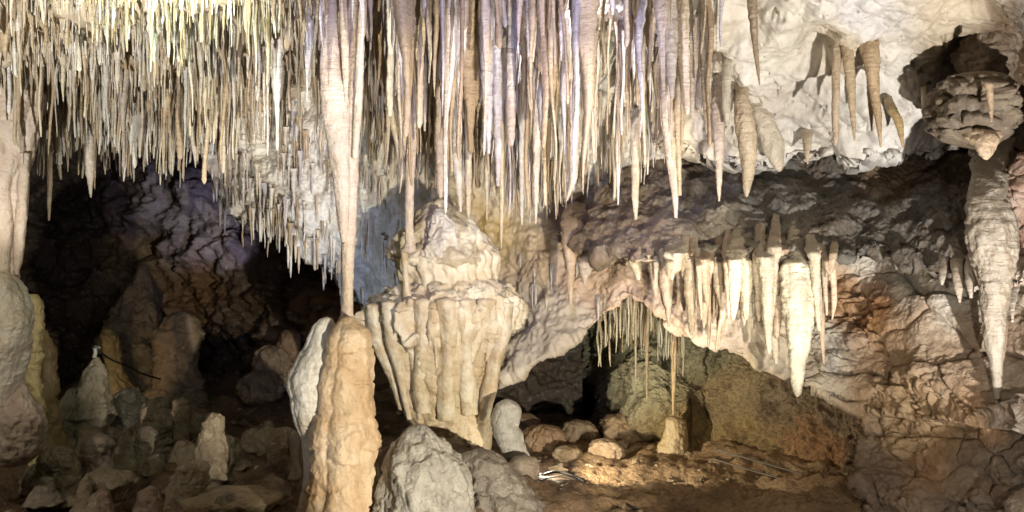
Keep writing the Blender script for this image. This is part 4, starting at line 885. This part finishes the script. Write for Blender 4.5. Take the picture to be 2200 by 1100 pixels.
# broken bits scattered over the mud
random.seed(55)
PV, PQ, PT, PC, po = [], [], [], [], 0
nth_, nr_ = 7, 5
for k in range(1500):
    Y_ = random.uniform(5.8, 11.5); px = random.uniform(-40, 1880)
    x_ = (px - 1100) / F_PX * Y_
    if float(fbm(np.array([[x_, Y_, 0.0]]), 0.5, 2, 500)[0]) < random.uniform(-0.3, 0.35): continue
    r_ = 0.012 * math.exp(abs(random.gauss(0, 0.75)))
    r_ = min(r_, 0.09)
    z_ = float(floor_z(np.array([x_]), np.array([Y_]))[0]) + r_ * 0.1
    la = np.linspace(0.25, math.pi - 0.25, nr_); lo = np.linspace(0, 2 * math.pi, nth_, endpoint=False) + random.random() * 6
    R_ = r_ * (1 + 0.28 * np.random.RandomState(k).randn(nr_, nth_))
    V = np.stack([x_ + R_ * np.sin(la)[:, None] * np.cos(lo) * random.uniform(0.8, 1.4), Y_ + R_ * np.sin(la)[:, None] * np.sin(lo), z_ + R_ * 0.65 * np.cos(la)[:, None]], -1).reshape(-1, 3)
    V = np.vstack([V, [x_, Y_, z_ + r_ * 0.7], [x_, Y_, z_ - r_ * 0.7]])
    i_ = np.arange(nth_); j_ = (i_ + 1) % nth_; m_ = (nr_ - 1) * nth_
    PV.append(V); PQ.append(gridfaces(nr_, nth_, True) + po)
    PT.append(np.concatenate([np.stack([j_, i_, i_ * 0 + len(V) - 2], 1), np.stack([m_ + i_, m_ + j_, i_ * 0 + len(V) - 1], 1)]) + po)
    PC.append(np.tile(np.array(random.choice([(0.3, 0.22, 0.14), (0.22, 0.16, 0.1), (0.38, 0.3, 0.2)])), (len(V), 1))); po += len(V)
o = mesh_mixed('rubble', np.vstack(PV), np.vstack(PQ), np.vstack(PT), np.vstack(PC), M_ROCK, None, (0, 8, 0))
for p_ in o.data.polygons: p_.use_smooth = False
tag(o, 'loose stone rubble scattered over the muddy cave floor', 'rubble', None, 'stuff')

# ------------------------------------------------------------------ fields of stalactites and straws
def prof_mesh(x, y, z0, L_, r, kind, sd, nth, nseg):
    """one hanging spike: (verts, quads)"""
    t = np.linspace(0, 1, nseg)
    if kind == 0:   # straw: nearly even, blunt
        rad = r * (1.0 - 0.25 * t); rad[0] *= 2.2; rad[1] *= 1.3; rad[-1] *= 0.55
    elif kind == 1:  # tapered
        rad = r * (1 - t) ** 0.75 * (1 + 0.7 * np.exp(-t * 14)) + 0.0018
    elif kind == 3:  # stout fluted root, then a thin straw
        c = 0.35 + 0.3 * ((sd * 7.13) % 1)
        rad = r * (0.32 + 0.95 / (1 + np.exp((t - c) * 16))); rad[-1] *= 0.4
    else:           # carrot with lower bulge
        rad = r * (0.75 + 0.45 * np.sin(np.clip(t * 1.5, 0, 1) * 3.14)) * (1 - t ** 3) + 0.002
    q1 = np.stack([t * L_ / 0.05 + sd * 3.1, t * 0 + sd, t * 0], 1)
    rad = rad * (1 + 0.28 * pn(q1, 1) + 0.16 * pn(q1 * 2.7, 2))
    bx = 0.035 * L_ * pn(np.stack([t * 2 + sd, t * 0, t * 0 + 5], 1), 4); by = 0.02 * L_ * pn(np.stack([t * 2 + sd, t * 0 + 9, t * 0], 1), 4)
    th = np.linspace(0, 2 * math.pi, nth, endpoint=False)
    wob = 1 + 0.18 * np.sin(2 * th + sd + 3 * t[:, None]) + 0.10 * np.sin(3 * th + 2 * sd - 4 * t[:, None]) + 0.07 * np.sin(5 * th + sd)
    V = np.stack([x + bx[:, None] + rad[:, None] * np.cos(th) * wob, y + by[:, None] + rad[:, None] * np.sin(th) * wob, np.tile((z0 - t * L_)[:, None], (1, nth))], -1).reshape(-1, 3)
    V = np.vstack([V, [x + bx[-1], y + by[-1], z0 - L_ - rad[-1]]])
    i = np.arange(nth); j = (i + 1) % nth
    tip = np.stack([(nseg - 1) * nth + i, (nseg - 1) * nth + j, np.full(nth, len(V) - 1), np.full(nth, len(V) - 1)], 1)
    return V, gridfaces(nseg, nth, True), tip[:, :3]

random.seed(77)
items = []
def field(n, xr, yr, lfun, rfun, kinds, region):
    for _ in range(n):
        px = random.uniform(*xr); Y = random.uniform(yr[0] ** 1.5, yr[1] ** 1.5) ** (1 / 1.5)
        x = (px - 1100) / F_PX * Y
        q = np.array([[x, Y, 0.0]])
        dens = float(fbm(q, 0.45, 3, 200)[0])
        if dens < -0.35 + random.uniform(-0.15, 0.15): continue
        k = random.choice(kinds)
        L_ = lfun(px, Y, dens); r = rfun(px, Y, k)
        items.append([x, Y, L_, r, k, region(px, Y), dens])

def reg_left(px, Y):
    side = 'far left' if px < 180 else ('left' if px < 430 else 'column side')
    dp = 'high and near' if Y < 5.8 else ('halfway back' if Y < 7.6 else 'rearmost')
    return side, dp
def llen(px, Y, d):
    nearf = float(np.interp(Y, [4.3, 5.4, 6.6, 9.9], [0.45, 0.65, 1.15, 0.95]))
    return max(0.08, random.choice([0.14, 0.24, 0.34, 0.50]) * random.uniform(0.7, 1.3) * (1 + 0.9 * d) * nearf)
def lrad(px, Y, k):
    f = float(np.interp(Y, [4.3, 5.5, 7, 9.9], [0.62, 0.8, 1.15, 1.2]))
    return f * min(0.034, 0.0115 * math.exp(random.gauss(0, 0.42))) * (1.0 if k == 0 else 1.6)
field(1750, (-60, 470), (4.3, 9.9), llen, lrad, [0, 0, 0, 1, 3, 2, 3], reg_left)
field(900, (-60, 640), (4.2, 5.9), lambda a, b_, c_: random.uniform(0.06, 0.24), lambda a, b_, k: 0.6 * lrad(a, b_, k), [0, 0, 1], reg_left)
field(300, (430, 700), (4.6, 7.3), lambda a, b_, c_: llen(a, b_, c_) * (1.15 if b_ < 7.5 else 0.9), lrad, [0, 0, 0, 1, 3, 2, 3], reg_left)

def reg_mid(px, Y):
    side = 'between the great column and the dome' if px < 900 else ('above the dome' if px < 1080 else ('right of the dome' if px < 1280 else 'above the dark ledge'))
    return side, ('near' if Y < 6.4 else 'rear')
def mlen(px, Y, d):
    lim = np.interp(px, [680, 780, 860, 930, 1100, 1250, 1330, 1450, 1560], [330, 330, 330, 400, 440, 400, 330, 300, 230])
    zt = CAM_Z + (550 - lim) / F_PX * Y
    mx = max(0.2, 3.2 - zt)
    return mx * random.choice([0.3, 0.45, 0.6, 0.8, 1.0]) * random.uniform(0.75, 1.05)
def mrad(px, Y, k): return random.uniform(0.012, 0.026) * (1.0 if k == 0 else 1.5)
# roots in the centre sit on the sloping rock itself
def rooted(n, xr, yr, lr, rr, kinds, low, Yoff=(0.0, 0.6)):
    for _ in range(n):
        px = random.uniform(*xr); pr = random.uniform(*yr)
        lo = float(np.interp(px, [p[0] for p in low], [p[1] for p in low])) + random.uniform(-70, 25)
        Y = float(bdep(np.array([px]), np.array([pr]))[0]) - random.uniform(*Yoff)
        if fbm(np.array([[px / 60, pr / 90, 0.0]]), 1, 3, 300)[0] < random.uniform(-0.6, -0.1): continue
        L_ = random.uniform(*lr) * random.choice([0.5, 0.8, 1.0, 1.3])
        L_ = min(L_, (lo - pr) / F_PX * Y)
        if L_ < 0.08 or (1225 < px < 1375 and random.random() < 0.62): continue
        k = random.choice(kinds)
        items.append([(px - 1100) / F_PX * Y, Y, L_ + 0.1, rr[0] * math.exp(abs(random.gauss(0, 0.5))) * (1.0 if k == 0 else 1.5), k, reg_mid(px, Y), 0.0, CAM_Z + (550 - pr) / F_PX * Y + 0.1])
LOW = [(600, 300), (690, 330), (800, 330), (880, 380), (930, 420), (1000, 440), (1100, 470), (1200, 450), (1250, 420), (1330, 380), (1450, 330), (1560, 240)]
rooted(230, (690, 1560), (-260, 40), (0.35, 1.3), (0.014, 0.030), [0, 0, 1, 3, 3, 2], LOW, (0.0, 1.0))
rooted(420, (690, 1450), (20, 300), (0.25, 0.8), (0.008, 0.020), [0, 0, 1, 3, 3, 2], LOW, (0.0, 0.25))
SLOPE = [(p_[0], p_[1] + 25) for p_ in B_LOW]
rooted(480, (455, 860), (230, 570), (0.05, 0.15), (0.006, 0.011), [0, 0, 1, 1], SLOPE, (0.0, 0.1))
rooted(160, (1080, 1330), (280, 400), (0.12, 0.45), (0.007, 0.014), [0, 1, 1], LOW, (0.0, 0.15))

xs = np.array([i[0] for i in items]); ys = np.array([i[1] for i in items])
zc = ceil_z(xs, ys)
zc = np.array([i[7] - 0.10 if len(i) > 7 else z for i, z in zip(items, zc)])
# how large each shows: width x visible length on the picture
def score(i, z):
    x, Y, L_, r = i[:4]
    top = 550 - (z - CAM_Z) / Y * F_PX; bot = 550 - (z - L_ - CAM_Z) / Y * F_PX
    vis = max(0, bot - max(top, 0))
    return vis * r / Y
sc = np.array([score(i, z) for i, z in zip(items, zc)])
order = np.argsort(-sc)
HERO_N = 185
palette_l = [(0.40, 0.32, 0.22), (0.76, 0.74, 0.68), (0.72, 0.70, 0.63), (0.66, 0.58, 0.42), (0.58, 0.48, 0.33), (0.70, 0.66, 0.56), (0.50, 0.39, 0.25), (0.62, 0.56, 0.48)]
palette_m = [(0.38, 0.28, 0.17), (0.44, 0.34, 0.22), (0.76, 0.72, 0.64), (0.66, 0.56, 0.42), (0.60, 0.50, 0.40), (0.70, 0.64, 0.56), (0.56, 0.53, 0.55), (0.50, 0.40, 0.28)]
kindn = {0: 'even straw stalactite', 1: 'tapering stalactite', 2: 'thickened stalactite', 3: 'stout rooted stalactite'}
SV, SQ, ST, SC, off = [], [], [], [], 0
for rank, idx in enumerate(order):
    x, Y, L_, r, k, (side, dp), dens = items[idx][:7]
    if sc[idx] <= 0: continue
    z0 = zc[idx] + 0.10
    pal = palette_m if Y and side in ('between the great column and the dome', 'above the dome', 'right of the dome', 'above the dark ledge') else palette_l
    col = np.array(random.choice(pal)) * random.uniform(0.85, 1.1)
    hero = rank < HERO_N
    V, Q, T = prof_mesh(x, Y, z0, L_ + 0.10, r, k, idx * 1.37 % 200, 14 if hero else 7, 44 if hero else (22 if r > 0.014 else 13))
    if hero:
        cc = np.tile(np.clip(col, 0, 0.85), (len(V), 1)) * (1 + 0.12 * pn(V / 0.08, 3)[:, None])
        nm = {0: 'straw_stalactite', 1: 'stalactite', 2: 'stalactite', 3: 'stalactite'}[k]
        o = mesh_mixed(nm, V, Q, T, cc, M_STAL, None, (x, Y, z0))
        if pal is palette_l:
            lab = f'{dp} {kindn[k]} in the {side} ceiling field'
            grp = 'stalactites covering the left ceiling'
        else:
            lab = f'{dp} {kindn[k]} {side}'
            grp = 'stalactites crowding the middle ceiling'
        tag(o, lab, 'stalactite', grp)
    else:
        SV.append(V); SQ.append(Q + off); ST.append(T + off)
        SC.append(np.tile(np.clip(col, 0, 0.85), (len(V), 1))); off += len(V)
o = mesh_mixed('stalactites', np.vstack(SV), np.vstack(SQ), np.vstack(ST), np.vstack(SC), M_STAL, None, (0, 6, 3.2))
tag(o, 'countless small thin stalactites filling the ceiling between the larger ones', 'stalactites', None, 'stuff')
print('field', len(items), 'stuff verts', off)

# ------------------------------------------------------------------ cables, rails, small fittings
def tube(name, pts, r, mat, label=None, cat=None, parent=None, group=None):
    pts = np.array([tuple(p) for p in pts], float)
    u = np.arange(len(pts)); t = np.linspace(0, len(pts) - 1, 8 * len(pts))
    c = np.stack([smooth_interp(t, u, pts[:, k]) for k in range(3)], 1)
    d = np.gradient(c, axis=0); d /= np.linalg.norm(d, axis=1)[:, None] + 1e-9
    n1 = np.cross(d, (0.05, 0.1, 1.0)); n1 /= np.linalg.norm(n1, axis=1)[:, None] + 1e-9
    n2 = np.cross(d, n1)
    a = np.linspace(0, 2 * math.pi, 10, endpoint=False)
    V = (c[:, None] + r * (n1[:, None] * np.cos(a)[None, :, None] + n2[:, None] * np.sin(a)[None, :, None])).reshape(-1, 3)
    Q = gridfaces(len(c), 10, True)
    V = np.vstack([V, c[0], c[-1]]); i = np.arange(10); j = (i + 1) % 10; m = (len(c) - 1) * 10
    T = np.concatenate([np.stack([j, i, i * 0 + len(V) - 2], 1), np.stack([m + i, m + j, i * 0 + len(V) - 1], 1)])
    if parent is not None:
        V = V + np.array(parent.location)
        return mesh_mixed(name, V, Q, T, np.full((len(V), 3), 0.5), mat, parent, V[0])
    return tag(mesh_mixed(name, V, Q, T, np.full((len(V), 3), 0.5), mat, None, c[0]), label, cat, group)

def gp_(px, py, lift=0.02):
    Y = 1.8 * F_PX / max(1, (py - 550))
    x, y = (px - 1100) / F_PX * Y, Y
    return x, y, float(floor_z(np.array([x]), np.array([y]))[0]) + lift
M_RAIL = flat_mat('dark_rail', (0.16, 0.15, 0.13), 0.5, 0.3)
tube('rail', [P(1537, 965, 7.75), P(1700, 1012, 7.3), P(1850, 1056, 6.85)], 0.007, M_RAIL, 'upper thin steel rail running down the lit slab by the niche', 'rail', None, 'rails on the niche floor')
tube('rail', [P(1530, 985, 7.6), P(1640, 1018, 7.3), P(1760, 1050, 6.95)], 0.006, M_RAIL, 'lower thin steel rail beside the upper one on the slab', 'rail', None, 'rails on the niche floor')
tube('cable', [P(1160, 1022, 7.3), P(1195, 1014, 7.35), P(1235, 1024, 7.25), P(1262, 1038, 7.1), P(1330, 1075, 6.6), P(1400, 1110, 6.2)], 0.012, M_CABLE, 'black cable curving past the bright lamp patch to the bottom', 'cable')
tube('cable', [P(1158, 1030, 7.2), P(1200, 1024, 7.25), P(1232, 1030, 7.15), P(1290, 1062, 6.8), P(1350, 1110, 6.3)], 0.006, M_STEEL, 'pale cable lying beside the black one in the lamp patch', 'cable')
tube('cable', [P(214, 756, 8.5), P(235, 770, 9.0), P(262, 782, 9.8), P(300, 800, 10.3), P(345, 815, 10.6)], 0.010, M_CABLE, 'dark cable sagging from the fitting behind the pale cone stalagmite', 'cable')
ft = empty('cable_fitting', P(206, 762, 8.6), 'small pale fitting clamped on the tip of the cone stalagmite', 'fitting')
tube('clamp', [Vector(P(202, 768, 8.55)) - ft.location, Vector(P(205, 756, 8.55)) - ft.location, Vector(P(203, 746, 8.55)) - ft.location], 0.02, M_PLASTIC, parent=ft)
tube('arm', [Vector(P(199, 747, 8.55)) - ft.location, Vector(P(206, 745, 8.5)) - ft.location, Vector(P(216, 748, 8.5)) - ft.location], 0.014, M_STEEL, parent=ft)
